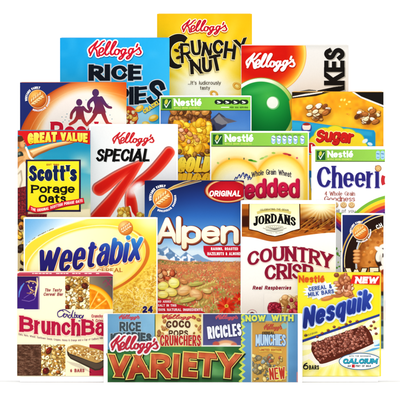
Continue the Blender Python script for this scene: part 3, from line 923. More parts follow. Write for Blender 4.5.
def gold_pack():
    b = Carton('cereal_box', 'blue box with green top band and slanted yellow GOLDEN NUGGETS lettering, behind the white box', 159.5, 96, 251.5, BASE[5], 5, card='ffffff', inset=1.0, vis=185)
    def fn(p):
        p.c[:] = rgrad(p, (p.Y - 107) / 62, [(0, '3468b4'), (.3, '4a82c8'), (.6, '78a8dc'), (1, 'b0d0ea')])
        p.put((p.noise(8, 2, 1.6) - .5).clip(0, 1) * .4, '9cc4ea')
        # dark crag
        for pts in ([(206, 130), (209, 121), (214, 117), (219, 112.5), (224, 116), (228, 120), (226, 126), (214, 134), (208, 160), (203, 160)],):
            p.poly(pts, '3a3c54', soft=.5)
        p.poly([(214, 119), (219, 114), (225, 120.5), (236, 121.5), (222, 125), (216, 122.5)], '7c7a80', soft=.6)
        p.poly([(210, 128), (214, 124), (216, 130), (211, 140)], '1e2034', soft=1)
        p.poly([(221, 116.5), (230, 119), (237, 121.4), (228, 123)], '5c5a66', soft=.6)
        # heap of brown rock and gold nuggets
        for x, y, rx, ry in ((184, 113, 10, 9), (195, 112, 10, 8), (203, 118, 7, 8), (176, 124, 8, 14)):
            p.ell(x, y, rx, ry, '6e3e1c', soft=1)
        p.bits(70, 172, 104, 209, 122, 1.6, 3.4, ['8a4e20', 'a8662c', '6a3a1a', 'b87a34'], 8, edge='3c2010')
        for x, y, rx, ry in ((190, 138, 17, 15), (180, 134, 10, 14), (200, 136, 9, 14)):
            p.ell(x, y, rx, ry, 'e0a018', soft=1)
        p.bits(110, 171, 122, 210, 153, 1.8, 3.8, ['f8c828', 'f4b41c', 'e89c14', 'fbdc50'], 9, edge='9c5a10')
        p.bits(10, 178, 126, 198, 144, 1.5, 2.6, ['c4502a', 'd8904c', 'f0b890'], 10, edge='6c2a14')
        p.bits(60, 168, 150, 212, 192, 1.2, 2.4, ['6a3c18', '8c5420', 'b87c28'], 12, edge='38200e')
    b.picture('front_picture', fn)
    k = b.ink()
    W = lambda yb: (lambda x, y: (x + (yb - y) * .22, y + (x - 178) * -.02))
    gc = vgrad([(156, 'fde860'), (165, 'fad838'), (174, 'f4b828'), (190, 'fad030')])
    k.text('GOLDEN', 175, 227, 157, 172.5, 4.2, [(1.6, '5c3410', .2, .5), (0, lambda x, y: gc(np.array(x), np.array(y)), 0, 0)], gap=.3, warp=W(172.5))
    k.text('NUGGETS', 170, 236, 173.4, 190, 4.4, [(1.6, '5c3410', .2, .5), (0, lambda x, y: gc(np.array(x), np.array(y)), 0, 0)], gap=.3, warp=W(190))
    k.done('title_lettering')
    nestle_banner(b, 160.6, 97.2, 250.4, 110.6)
    k = b.ink()
    # curved white corner under the band
    k.b.layer += 5e-5
    for i in range(4):
        x = 215.2 + i * 8.3
        k.line([(x + 1.6, 102), (x + 6, 102)], 4.6, '1e2a20'); k.line([(x + 2.4, 101.4), (x + 5, 102.4)], 1.2, 'e8f0e0', cap='round')
        k.line([(x + 2.2, 103.2), (x + 4.6, 103)], .6, 'e8f0e0', cap='round')
    k.line([(221, 107.3), (229, 107.3)], .9, 'eef8d8', cap='butt')
    k.text('PER 30G SERVING', 230, 248, 106.6, 108.2, .3, [(0, '2a4a20', 0, 0)], gap=.2)
    k.done('nutrition_marks')

def special_pack():
    b = Carton('cereal_box', 'white box with black SPECIAL lettering and a huge glossy red letter K', 89, 124.5, 178, BASE[4], 4, card='ffffff', inset=1.6, vis=225)
    CH = [[(142.6, 161.4, 1.3), (137.4, 167, 3.2), (131.4, 175, 4.3), (125.5, 183.5, 4.7), (118.6, 193, 5.4), (111.4, 203, 6.6), (103.6, 213, 7.8), (96, 223, 8.6)],
          [(142.6, 161.4, 1.3), (133, 167.6, 3.6), (124, 172.6, 4.4), (115.6, 178, 5.3), (107, 184.4, 6.2), (99.6, 189.4, 6.5)],
          [(169.6, 152.6, 5.2), (164, 160, 5.5), (156.6, 168.6, 5.3), (148, 176.4, 4.8), (139.4, 182.6, 4.2), (130.6, 189.4, 2.6)],
          [(130, 189.5, 2.4), (130.6, 196, 4.6), (131.4, 204, 5.8), (132.6, 212, 5.6), (134, 221, 6.2)]]
    CH = [smooth3(c) for c in CH]
    def fn(p):
        p.c[:] = C('f4f3f1')
        p.put((p.noise(40, 4) * .25), 'e9e8e6')
        for grp in (CH[2:], CH[:2]):
            d = np.minimum(*[p.capd(c) for c in grp])
            # dark hairline on the upper left, a pale rim on the lower right
            p2 = np.minimum(*[Pic.capd(OFF(p, .9, .9), c) for c in grp])
            p.put(np.clip(-(p2 - .3) / .5 + .5, 0, 1) * .7, '9c2018')
            p.put(np.clip(-(d - .1) / .4 + .5, 0, 1), rgrad(p, -d, [(0, 'f4826a'), (.9, 'ee4a34'), (2.4, 'e22a1a'), (5, 'da1c10')]))
            p3 = np.minimum(*[Pic.capd(OFF(p, 1.6, 1.8), c) for c in grp])
            p.put(sstep(-1.0, -3.4, p3) * sstep(-.3, -2, d) * .8, 'd4140c')
            hl = sstep(-.6, 1.6, p3) * sstep(-.4, -2.2, d)
            p.put(hl * .55, 'ff9a82')
        # milk splash where the strokes meet, golden flakes below
        p.ell(134, 190, 7, 5, 'fbf2ee', soft=5, op=.85, ang=-40); p.ell(138, 186, 5, 3, 'ffffff', soft=3, op=.9, ang=-40)
        p.cap([(129.6, 207, 1.2), (131.4, 212, .7), (134, 218, 2.0)], 'fbf6f0', soft=.6)
        p.bits(46, 118, 208, 128, 219, .9, 2.0, ['f2c64a', 'e0a52c', 'f8dc7c', 'c98a22'], 5, edge='9a6a1c')
        p.bits(24, 136, 213, 143, 221, .8, 1.6, ['f2c64a', 'e0a52c', 'f8dc7c', 'c98a22'], 6, edge='9a6a1c')
    b.picture('front_picture', fn, label='red and white picture of a glossy letter K with golden flakes')
    k = b.ink()
    k.script(112.5, 132.5, 154.5, 146.2, 1.3, [(.5, 'f0b8b4', .15, .15), (0, 'cc1c26', 0, 0)])
    k.done('brand_logo')
    k = b.ink()
    k.text('SPECIAL', 95.5, 149, 148.6, 161.6, 2.7, [(.3, '8a8886', .35, .2), (0, '0c0a0a', 0, 0)], gap=.5, con=.25, warp=arch(95, 152, 0, shear=.17, yb=161.6))
    k.done('title_lettering')

def smooth3(c):
    xy = catmull([(a, b_) for a, b_, _ in c], False, 4); r = catmull([(i, r_) for i, (_, _, r_) in enumerate(c)], False, 4)
    return [(p[0], p[1], q[1]) for p, q in zip(xy, r)]

class OFF:
    """a picture grid shifted by (dx, dy), for rims that sit to one side"""
    def __init__(s, p, dx, dy): s.X = p.X + dx; s.Y = p.Y + dy

def shredded_pack():
    b = Carton('cereal_box', 'pale yellow heart-fronted box with crimson Shredded lettering and green top band', 210, 131.5, 309, BASE[4], 4, card='ffffff', inset=1.2, vis=206)
    def fn(p):
        p.c[:] = rgrad(p, (p.Y - 146) / 60, [(0, 'fff6c8'), (.25, 'fdeaa0'), (1, 'fbe08c')])
        def lobe(cx, cy, rx, ry):
            return p.rad(cx, cy, rx, ry)
        d = np.minimum(lobe(236, 190, 27, 31), lobe(281, 190, 27.5, 35))
        p.c[:] = rgrad(p, d, [(0, 'fffce6'), (.55, 'fff8d2'), (.8, 'feec9c'), (.93, 'fbd24e'), (1.0, 'f6b62e'), (1.04, 'f9cc6a'), (1.12, 'fde6a4'), (1.35, 'fff4c8')])
        p.put(sstep(.5, 1.0, p.rad(259, 146, 60, 18)) * 0, 'ffffff')
        for x, y, a, l, c in ((253.5, 161, 12, 3.6, '6aae2e'), (250.6, 160.2, 5, 2.4, '2c7c1c'), (262, 158.4, -22, 2.6, '9cc85a'), (266, 156.6, -22, 2.2, 'b4d478'), (273.5, 153, 4, 1.9, '9cc04a'),
                              (286, 154, 10, 3.2, 'c83a3c'), (289.5, 155, 10, 1.8, 'a8242c'), (297, 158, 50, 1, 'd4506c'), (229, 158.8, 0, .8, '7a9a4a'), (218, 163, 30, 1.2, 'b0c860'), (244, 158.7, 0, .6, '4a4a3c')):
            p.ell(x, y, l, 1.0, c, ang=a, soft=.5)
        p.box(304, 147, 308.8, 206, 'fbd348', soft=3)
    b.picture('front_picture', fn)
    k = b.ink()
    wA = arch(250, 293, 3.4, slope=.0)
    k.text('Whole Grain Wheat', 251.5, 291.5, 172.6, 178, .62, [(.2, '6a6468', 0, 0), (0, '3a3440', 0, 0)], gap=.3, warp=wA)
    for i, (x, y, r) in enumerate(((236, 178.4, 1.4), (239.5, 176.4, 2.2), (243.4, 175, 2.6), (247, 176.6, 2.6), (249.8, 178.4, 1.8))):
        k.line([(x - r, y + r * .7), (x, y - r * .9), (x + r * .3, y + r * .5), (x + r, y - r * .4)], 1.1, '3a4686'); k.line([(x - r * .5, y), (x + r * .5, y + .4)], .6, 'c4cce4')
    k.done('slogan_lettering')
    k = b.ink()
    gr = vgrad([(177, 'c41240'), (188, 'd8184a'), (198, 'b40e34')])
    k.text('Shredded', 215, 299.0, 179.6, 198.4, 3.2, [(2.0, 'f6b8a8', .3, .3), (1.0, '8c0c2c', .4, .5), (0, lambda x, y: gr(np.array(x), np.array(y)), 0, 0)], gap=.8, xh=.72,
           cap='round', warp=arch(243, 299, 1.6, slope=-.035))
    k.done('title_lettering')
    nestle_banner(b, 211.2, 132.8, 307.8, 146.6, col='8cc84a')
    k = b.ink()
    for i in range(6):
        x = 271.2 + i * 5.5 + (1.4 if i == 5 else 0)
        k.line([(x + 2.2, 137.6), (x + 2.2, 141.8)], 4.4, '7cb8e6'); k.line([(x + 2.2, 137.4), (x + 2.2, 139)], 3.6, 'e8f2fb')
        k.line([(x + .9, 137.6), (x + 3.6, 138.6)], .8, '4a6c98'); k.line([(x + 2.2, 141.8), (x + 2.2, 142.6)], 3.0, 'd4e8f8')
        k.line([(x + 1.2, 142), (x + 3.2, 142)], .5, '3c78b8')
    k.text('EACH 45G SERVING CONTAINS', 275, 301, 134.2, 135.6, .26, [(0, '4c7c30', 0, 0)], gap=.15)
    k.done('nutrition_marks')

def scotts_pack():
    b = Carton('cereal_box', 'porridge oats box with red GREAT VALUE band and yellow panel reading Scott\'s Porage Oats', 17.6, 130.5, 90.5, BASE[3], 3, card='2a93b0', vis=275)
    def fn(p):
        p.c[:] = rgrad(p, (p.Y - 140) / 80, [(0, '1488b0'), (.3, '2a9ab8'), (.55, '5cb0bc'), (.8, 'a8b894'), (1, 'c8b486')])
        cl = (p.noise(9, 21, 1.8) - .42).clip(0, 1) * 2.4 * sstep(146, 172, p.Y)
        p.put(np.clip(cl, 0, 1) * .85, 'e6e2c8')
        p.poly([(17, 205), (40, 213), (92, 209), (92, 330), (17, 330)], 'cdb888', soft=2)
        p.poly([(40, 214), (60, 211), (90, 209), (90, 222), (40, 222)], 'e4d9b4', soft=1.4)
        # athlete in a red kilt, one arm stretched out behind the panel
        skin, dk = 'd89a58', '8a4c22'
        arm = smooth3([(25, 157, 5.0), (32, 153.6, 4.2), (38, 151.2, 3.2), (44, 149, 2.9), (50, 146.8, 2.4), (58, 144.9, 1.8), (66, 143.3, 1.5), (72, 141.4, 1.7), (77, 139.8, .8)])
        p.cap(arm, dk, soft=.6, grow=.5)
        p.cap([(x, y - .5, r) for x, y, r in arm], 'd08c48', soft=.4)
        p.cap([(x, y - .9, r * .6) for x, y, r in arm], 'f0bc7c', soft=1.2)
        p.cap([(x, y - 1.4 - r * .2, r * .25) for x, y, r in arm], 'fbdca6', soft=.8)
        p.cap([(33, 157, .5), (39, 153.6, .8), (46, 150.4, .6), (52, 148.2, .3)], '9a5a2a', soft=.9)
        p.cap([(70, 142, .5), (76, 141.8, .5), (78.4, 141.2, .3)], 'e0a060', soft=.4)
        # chest, vest and shoulder
        p.poly([(17, 149), (22, 147), (28, 149.5), (33, 154), (31, 163), (27, 172), (27, 190), (17, 190)], 'c88444', soft=.7)
        p.ell(25, 156, 4, 4.6, 'eab474', soft=2.4, ang=-20); p.ell(22, 166, 3, 4, 'e0a464', soft=2, ang=10)
        p.poly([(17, 170), (20, 165), (24.5, 161), (27, 166), (26, 190), (17, 192)], 'ece2cc', soft=.8)
        p.cap([(18, 174, .5), (21, 171, .8), (22, 180, .6), (20, 187, .8)], 'b4a286', soft=1.2)
        p.cap(smooth3([(26, 147.6, 1.0), (28, 152, 1.1), (30, 157, 1.1), (34, 160.6, .9)]), 'f6f0e0', soft=.5)
        # head tipped back, dark hair, steel ball at the shoulder
        p.ell(21, 143, 4.4, 5.6, 'b06a34', soft=.6, ang=-12); p.ell(22.6, 143.6, 2.6, 4, 'e2a468', soft=1.4)
        p.ell(20, 138.8, 4.4, 2.9, '54301a', soft=.7, ang=-10); p.ell(24.4, 141.8, .8, .5, '5c3018', soft=.4); p.cap([(24.6, 144.6, .4), (25.4, 145.2, .3)], '8c4a28', soft=.4)
        p.ell(20.2, 155, 3.2, 3.6, '28322c', soft=.5); p.ell(19.2, 153.8, 1.3, 1.4, '74867c', soft=1)
        p.cap(smooth3([(17.4, 160, 2), (20, 158.6, 2.1), (23.4, 157.2, 1.4)]), 'dca062', soft=.5)
        p.poly([(17, 188), (27, 186), (28, 214), (47, 214), (46, 224), (17, 224)], '7c1c24', soft=.6)
        m = (np.sin(p.X * 2.2) > .55) | (np.sin(p.Y * 1.5 + p.X * .4) > .7)
        kil = np.clip(-p.sdpoly([(17, 188), (27, 186), (28, 214), (47, 214), (46, 224), (17, 224)]), 0, 1)
        p.put(m * kil * .55, '34161c'); p.put((p.noise(1.3, 7) > .72) * kil * .5, 'b83a3c')
        p.bits(26, 17, 218, 25, 276, 1.2, 3.2, ['e0a832', 'c07820', '6a2c16', '2a1812', 'f4cc58'], 15, edge='3a2010')
    b.picture('front_picture', fn)
    # red banner with a bowed lower edge
    k = b.ink()
    top = [(18, 130.8), (90, 130.8)]
    low = [(90, 144.6), (80, 142.4), (70, 140.6), (60, 139.8), (50, 140.6), (40, 142.6), (30, 145.6), (27, 146.4)]
    k.polygon([(18, 130.8), (90.2, 130.8)] + low + [(22, 136), (18, 135)], C('d8181c'))
    k.b.layer += 5e-5
    wv = lambda x, y: (x, y - (2.9 * (1 - ((x - 60) / 34) ** 2)) * (.35 + .65 * (y - 131) / 12) + .6)
    k.text('GREAT', 27.6, 57, 132.8, 144.2, 2.7, [(.9, 'a81010', .4, .4), (0, lambda x, y: vgrad([(131, 'fbf07a'), (144, 'f2c81e')])(np.array(x), np.array(y)), 0, 0)], gap=.4, warp=wv)
    k.text('VALUE', 60.5, 87.6, 133.2, 143, 2.4, [(.9, 'a81010', .4, .4), (0, lambda x, y: vgrad([(131, 'fbf07a'), (144, 'f2c81e')])(np.array(x), np.array(y)), 0, 0)], gap=.4, warp=wv)
    k.done('value_banner')
    # yellow name panel with its dark frame
    def pn(p):
        p.c[:] = C('221e3c')
        p.box(27.6, 161.3, 79.0, 209.9, rgrad(p, (p.Y - 160) / 50, [(0, 'f8e428'), (1, 'f6dc1a')]))
        p.ring(53, 186, 50, 50, .5, 'fff6a0', op=0)
    b.picture('name_panel', pn, 25.8, 159.6, 80.8, 211.8)
    k = b.ink()
    k.text("Scott's", 29, 76.8, 165.0, 181.6, 3.7, [(.7, 'fbf49a', -.5, -.1), (0, '12204e', 0, 0)], gap=.25, con=.25, serif=.035, xh=.72)
    k.text('Porage', 31, 74.8, 184.8, 193.2, 2.1, [(0, '14140c', 0, 0)], gap=.5, con=.25, serif=.05, xh=.78)
    k.text('Oats', 38.6, 66, 194.4, 203.0, 2.2, [(0, '14140c', 0, 0)], gap=.5, con=.25, serif=.04, xh=.78)
    k.text('EST 1880', 46.6, 59, 163.8, 165.6, .4, [(0, 'a02a20', 0, 0)], gap=.3)
    k.done('title_lettering')
    k = b.ink()
    rib = [(29, 208), (36, 210.4), (46, 209.2), (56, 206.4), (66, 203.8), (76, 202.2), (84, 200.6)]
    P = catmull(rib, False, 6)
    k.ribbon(P, [5.8] * len(P), C('8c101c'), 0); k.b.layer += 5e-5
    k.ribbon([(x, y - .4) for x, y in P], [5.0] * len(P), C('d41c28'), 0); k.b.layer += 5e-5
    def rw(x, y):
        xs = [q[0] for q in P]; ys = [q[1] for q in P]
        return (x, y - 206 + float(np.interp(x, xs, ys)))
    k.text('THE ORIGINAL SCOTTISH PORAGE OATS', 31, 82.5, 204.2, 207, .5, [(0, 'fbe8e4', 0, 0)], gap=.25, warp=rw)
    k.done('ribbon_banner')

def alpen_pack():
    b = Carton('cereal_box', 'dark blue muesli box with cream Alpen lettering over snowy mountains and a red flower field', 144.6, 180.8, 244, BASE[3], 3, card='1a3474', vis=318)
    def fn(p):
        p.c[:] = rgrad(p, (p.Y - 181) / 70, [(0, '141c50'), (.25, '1e3c86'), (.5, '2c66b6'), (.75, '5a98d4'), (.95, 'b4d4ea'), (1, 'd8e8f0')])
        p.put(sstep(60, 0, np.hypot(p.X - 145, (p.Y - 181))) * .55, '10163e')
        # gold arcs sweeping up from the emblem
        for off, c, w in ((0, 'f0d080', .9), (3.0, 'c89038', 1.3), (5.2, 'f4dc98', .6)):
            p.cap([(147 + off * .2, 222, .3), (150 + off * .35, 211, w * .6), (156 + off * .5, 203, w * .6), (165, 191 + off * .2, w * .6), (174, 186 + off * .5, w * .6), (184 + off, 182.2 + off * .4, w * .5), (196 + off, 179.5 + off * .3, .3)], c, soft=.5)
        # mountains
        p.poly([(144, 262), (148, 254), (156, 247), (161, 249), (167, 246.4), (172, 251), (180, 257), (186, 251.6), (192, 256), (198, 254), (204, 258), (212, 261), (244, 262), (244, 266), (144, 266)], '7ca2c8', soft=.6)
        n = p.noise(2.2, 31)
        rock = np.clip(-p.sdpoly([(144, 263), (150, 254), (157, 246.6), (163, 251), (168, 246.8), (174, 252), (181, 258), (186, 251.6), (193, 257), (200, 263)]), 0, 1)
        p.put(rock * (n > .5), 'eef2f6'); p.put(rock * (n < .4) * .8, '5a7ea8')
        p.poly([(150, 260), (156, 254), (166, 257), (172, 262)], 'f8efe2', soft=.6)
        p.poly([(144, 263), (160, 259), (176, 261), (200, 262), (244, 262), (244, 330), (144, 330)], 'c07048', soft=1)
        p.poly([(144, 262.6), (160, 260), (180, 262.5), (210, 262.5), (210, 264), (144, 265)], '6a7a3c', soft=.8)
        # the field: finer far away, coarser close to
        for (ya, yb, n_, r0, r1, cs, sd) in ((261, 272, 1500, .2, .42, ['c86040', 'd0704a', 'a86038', 'e09a60', '9c8a48', 'e8b47c'], 1),
                                           (270, 284, 1500, .26, .58, ['d0503a', 'c0603c', 'dc6440', '8a9450', 'a4aa5c', 'ecb878', 'b0583a'], 2),
                                           (281, 318, 2000, .35, .85, ['d04434', '90a850', '708c3c', 'cc5438', 'e89c54', 'a4b45c', 'c46840', 'e0cc88'], 3)):
            p.bits(n_, 144, ya, 244, yb, r0, r1, cs, 40 + sd, hi=.1)
        fld = sstep(260, 266, p.Y)
        n1 = p.noise(5, 51, 2.6); n2 = p.noise(3, 52, 2.0)
        p.put(fld * sstep(.45, .8, n1) * .5, 'e2723c')
        p.put(fld * sstep(.55, .85, n2) * .45, 'd8b054')
        p.put(fld * sstep(.6, .9, p.noise(4, 53, 1.8)) * .5 * sstep(268, 290, p.Y), '86a044')
        p.put(fld * sstep(300, 262, p.Y) * .22, 'e8965c')
        for x0_, y0_, x1_, y1_ in ((176, 300, 200, 292), (196, 290, 214, 283), (182, 312, 206, 303)):
            for q in range(7):
                t = q / 6; xx, yy = x0_ + (x1_ - x0_) * t, y0_ + (y1_ - y0_) * t
                p.ell(xx, yy - 1.2, 2.6, .9, 'ddc46a', ang=-50, soft=.5); p.ell(xx, yy + 1, 2.6, .9, 'b89a48', ang=12, soft=.5)
        # grass and wheat at the lower right
        rnd = random.Random(5)
        for i in range(40):
            x = rnd.uniform(196, 243); y = rnd.uniform(298, 318)
            p.cap([(x, y, .35), (x + rnd.uniform(-4, 4), y - rnd.uniform(3, 8), .12)], rnd.choice(['a8c060', 'd8d890', '6c8a34', 'f0e8b0']), soft=.3)
        # almonds, raisins, hazelnuts
        p.bits(26, 157, 270, 176, 284, 1.4, 2.6, ['b8502c', 'd88850', '8c3018', 'e8b880'], 60, edge='5a1c10')
        for x, y, rx, ry, a, c1, c2 in ((163, 286, 5.6, 4, -10, 'e8d848', 'fbf49c'), (174, 283, 5.4, 5, 0, 'ecdf54', 'fbf6a8'), (171, 292, 6.2, 4.2, 15, 'e4c850', 'fbec98'), (163, 294.6, 5.2, 3.6, 0, 'f0d850', 'fdf4a0'),
                                        (184.5, 290.5, 7.0, 4.8, -22, 'd8984c', 'f4cc92'), (196, 294.5, 6.6, 5.2, 25, 'd68e48', 'f2c488'), (184, 281.5, 3.6, 2.4, 20, 'b86a34', 'e0a060'), (207, 291, 4.4, 2.4, 10, 'c89a48', 'ecd890'), (196, 284, 7, 1.8, -8, 'a8a040', 'd8cc70'), (188, 300, 8, 2, -14, 'b8b048', 'e0d880')):
            p.ell(x + .4, y + .7, rx + .2, ry + .2, '6a4420', ang=a, soft=1.2)
            p.ell(x, y, rx, ry, c1, ang=a, soft=.5); p.ell(x - rx * .15, y - ry * .2, rx * .8, ry * .7, c2, ang=a, soft=2.4); p.ell(x - rx * .3, y - ry * .45, rx * .3, ry * .16, np.clip(C(c2) * 1.1 + .05, 0, 1), ang=a, soft=1.2)
            for q in range(-2, 3): p.cap([(x - rx * .75, y + q * ry * .26, .1), (x + rx * .75, y + q * ry * .3, .1)], C(c1) * .9, soft=.4, op=.5) if rx > 5 else None
            p.cap([(x - rx * .6, y + ry * .1, .15), (x + rx * .6, y, .15)], C(c1) * .8, soft=.5)
        # red daisies
        for cx, cy, r in ((226.5, 306, 9), (239.5, 299, 6.5)):
            p.ell(cx, cy, r * .9, r * .8, '8a1a10', soft=2, op=.6)
            for q in range(14):
                a = q * 360 / 14 + 7
                t = math.radians(a)
                p.ell(cx + r * .55 * math.cos(t), cy + r * .5 * math.sin(t), r * .5, r * .15, ('e03418', 'cc2010', 'f0502c')[q % 3], ang=a, soft=.35)
            p.ell(cx, cy, r * .22, r * .2, 'e8c83c', soft=.5); p.ell(cx, cy, r * .1, r * .1, 'a86a1c', soft=.3)
    b.picture('front_picture', fn)
    wheat_badge(b, 162.8, 198.4, 9.6)
    k = b.ink()
    cr = vgrad([(216, 'fffdf2'), (236, 'fbf3dc'), (250, 'f2e2b8')])
    Ly = [(2.6, '6c2c22', .9, .9), (1.0, 'a85a3a', .3, .4), (0, lambda x, y: cr(np.array(x), np.array(y)), 0, 0)]
    k.text('A', 156, 178, 217.4, 242.6, 4.4, Ly, cap='round')
    k.text('lpen', 176, 238.6, 216.2, 243.4, 5.0, Ly, gap=.6, cap='round', con=.15, xh=.58)
    k.done('title_lettering')
    # red oval and red label
    def ov(p):
        d = p.rad(226, 190, 24, 13)
        p.c[:] = rgrad(p, d, [(0, 'cc1420'), (.8, 'b8101c'), (.86, 'c01420'), (.885, 'f4c870'), (.93, 'e08a3c'), (.96, '8c0c18'), (1.05, '5c0a14')])
    def ovclip(p): ov(p)
    mesh_oval(b, 'flavour_oval', 227.5, 190.8, 23.5, 12.4, 243.6, 181.3, lambda p: p.put(np.ones(p.X.shape), rgrad(p, p.rad(227.5, 190.8, 23.5, 12.4), [(0, 'd2162a'), (.5, 'c41020'), (.82, 'ac0c1c'), (.85, 'f0c070'), (.9, 'f4d490'), (.925, '8c1018'), (1.05, '4a0c18')])))
    k = b.ink()
    k.text('ORIGINAL', 209, 240.5, 190.6, 196.4, 1.25, [(0, 'fdf6f2', 0, 0)], gap=.5, warp=arch(209, 240, 0, shear=.16, yb=196))
    k.done('flavour_lettering')
    k = b.ink()
    k.polygon([(203.4, 245.8), (243.8, 245.8), (243.8, 257.4), (208.6, 257.4), (205.4, 255.2), (203.6, 251)], C('c4142c')); k.b.layer += 5e-5
    k.text('RAISINS, ROASTED', 211, 238, 247.4, 250.2, .6, [(0, 'fdeef0', 0, 0)], gap=.3)
    k.text('HAZELNUTS & ALMONDS', 207.4, 242.4, 252.2, 255.2, .6, [(0, 'fdeef0', 0, 0)], gap=.3)
    k.done('ingredient_label')
    k = b.ink()
    k.polygon([(150, 298.6), (170, 299.4), (171.5, 302.5), (178, 304.4), (196, 308.6), (205, 312.4), (205, 317), (150, 317)], C('c8202c')); k.b.layer += 5e-5
    k.text('NO ADDED', 158, 171, 300.4, 302.6, .45, [(0, 'fde8ea', 0, 0)], gap=.3)
    k.text('SALT IN THIS', 158, 176.4, 304.2, 306.6, .5, [(0, 'fde8ea', 0, 0)], gap=.3)
    k.text('100% NATURAL INGREDIENTS', 158, 202.5, 308.4, 311, .55, [(0, 'fde8ea', 0, 0)], gap=.3)
    k.done('ingredient_label')

def mesh_oval(b, name, cx, cy, rx, ry, xmax, ymin, fn):
    """an oval trimmed where it reaches the edge of the carton"""
    n, m = 22, 90
    R_, A_ = np.meshgrid(np.linspace(.02, 1, n), np.linspace(0, 2 * math.pi, m + 1))
    X, Y = cx + rx * R_ * np.cos(A_), cy + ry * R_ * np.sin(A_)
    X = np.minimum(X, xmax); Y = np.maximum(Y, ymin)
    p = Pic(X, Y); fn(p)
    z = b.layer + (R_ * 2e-5)
    b.layer += 8e-5
    V = np.array([b.world(x, y, q) for x, y, q in zip(X.ravel(), Y.ravel(), z.ravel())])
    H, Wd = X.shape; idx = np.arange(H * Wd).reshape(H, Wd)
    F = np.stack([idx[1:, :-1], idx[1:, 1:], idx[:-1, 1:], idx[:-1, :-1]], -1).reshape(-1, 4)
    P = V[F][:, :, [0, 2]]
    area = np.abs(np.cross(P[:, 2] - P[:, 0], P[:, 3] - P[:, 1]))
    F = F[area > 1e-12]
    return link(name, mesh_from(name, V, F, p.c.reshape(-1, 3), INK), b.root)

def cheerios_pack():
    b = Carton('cereal_box', 'white box with navy Cheeri lettering, green top band and rainbow stripe, at the right edge', 311.5, 146.8, 385, BASE[3], 3, card='ffffff', vis=290)
    def fn(p):
        p.c[:] = C('fdfdfc')
        # rainbow sweep
        cols = ['7cb83a', 'f2d82c', 'f09a28', 'd8342c', '7a2c84', '3a2c7c']
        cx, cy = 400, 258
        R0 = 62.6
        d = p.rad(cx, cy, 1, 1)
        for i, c in enumerate(cols):
            w = 3.1
            r = R0 - i * w
            m = np.clip((w / 2 - np.abs(d - r)) / .3 + .5, 0, 1)
            p.put(m * (p.X > 342), c)
            v = p.Y - 209 - (p.X - 336) * .9
            p.put(np.clip((1.7 - np.abs(v - i * 3.4)) / .3 + .5, 0, 1) * (p.X < 343) * (p.X > 335.6) * (p.Y > 212.5), c)
        # white shelf where the next stripe starts
        p.bits(16, 336, 246, 342, 274, .5, 1.3, ['6cb43c', 'a4cc60', 'fdfdfc'], 22, edge=None, hi=0)
    b.picture('front_picture', fn)
    nestle_banner(b, 315.2, 149.4, 384.9, 161.8, col='8cc24a')
    k = b.ink()
    for i in range(2):
        x = 376 + i * 4.6
        k.line([(x + 2, 152.6), (x + 2, 157.6)], 4.0, 'a4d0f0'); k.line([(x + .8, 153.6), (x + 3, 154)], .8, '4a78a8')
        k.line([(x + 1, 157.4), (x + 3, 157.4)], .6, '5890c0')
    k.done('nutrition_marks')
    k = b.ink()
    blue = '2a2478'
    Ly = [(.8, 'b4b0d8', .2, .3), (0, blue, 0, 0)]
    k.text('C', 317, 330.4, 165.8, 188.2, 3.9, Ly, con=.5)
    k.text('heer', 332.0, 373.2, 165.8, 188.0, 3.5, Ly, gap=1.1, con=.5, serif=.03, xh=.7)
    k.text('i', 375.4, 379.2, 165.8, 188.0, 3.5, Ly, con=.4, serif=.03, xh=.7)
    k.done('title_lettering')
    def dot(p):
        p.c[:] = rgrad(p, p.rad(378.2, 168.2, 3, 3), [(0, 'fff0c8'), (.28, 'd8a45c'), (.7, 'e4b878'), (1, 'a86c34')])
    disc_patch(b, 'cereal_ring', 378.2, 168.4, 3.3, dot)
    k = b.ink()
    P = [(390.2 + 7.4 * math.cos(t), 180.2 + 9 * math.sin(t)) for t in np.linspace(math.radians(150), math.radians(210), 16)]
    k.ribbon(P, [3.6] * 16, C('c82c34'), 0)
    k.done('title_letter', label='red letter cut off by the carton edge')
    k = b.ink()
    k.text('4 Whole Grain', 324.6, 355, 191.4, 195.6, .6, [(0, 'a03c2c', 0, 0)], gap=.3, con=.4, serif=.04)
    k.text('Goodness', 324.2, 355, 196.2, 201.4, .8, [(0, 'a43428', 0, 0)], gap=.4, con=.4, serif=.05)
    k.text('for all of you', 328, 355.5, 209.2, 212.4, .4, [(0, '7a7474', 0, 0)], gap=.3)
    k.done('slogan_lettering')
    for x in (335.2, 343.6, 351.6):
        disc_patch(b, 'cereal_ring', x, 205.0, 3.2, lambda p, x=x: p.put(np.ones(p.X.shape), rgrad(p, p.rad(x, 204.2, 3.4, 3.0), [(0, 'fdf4e0'), (.3, 'c89a5c'), (.6, 'ecd098'), (1, 'c08c50')])), ry=3.0)

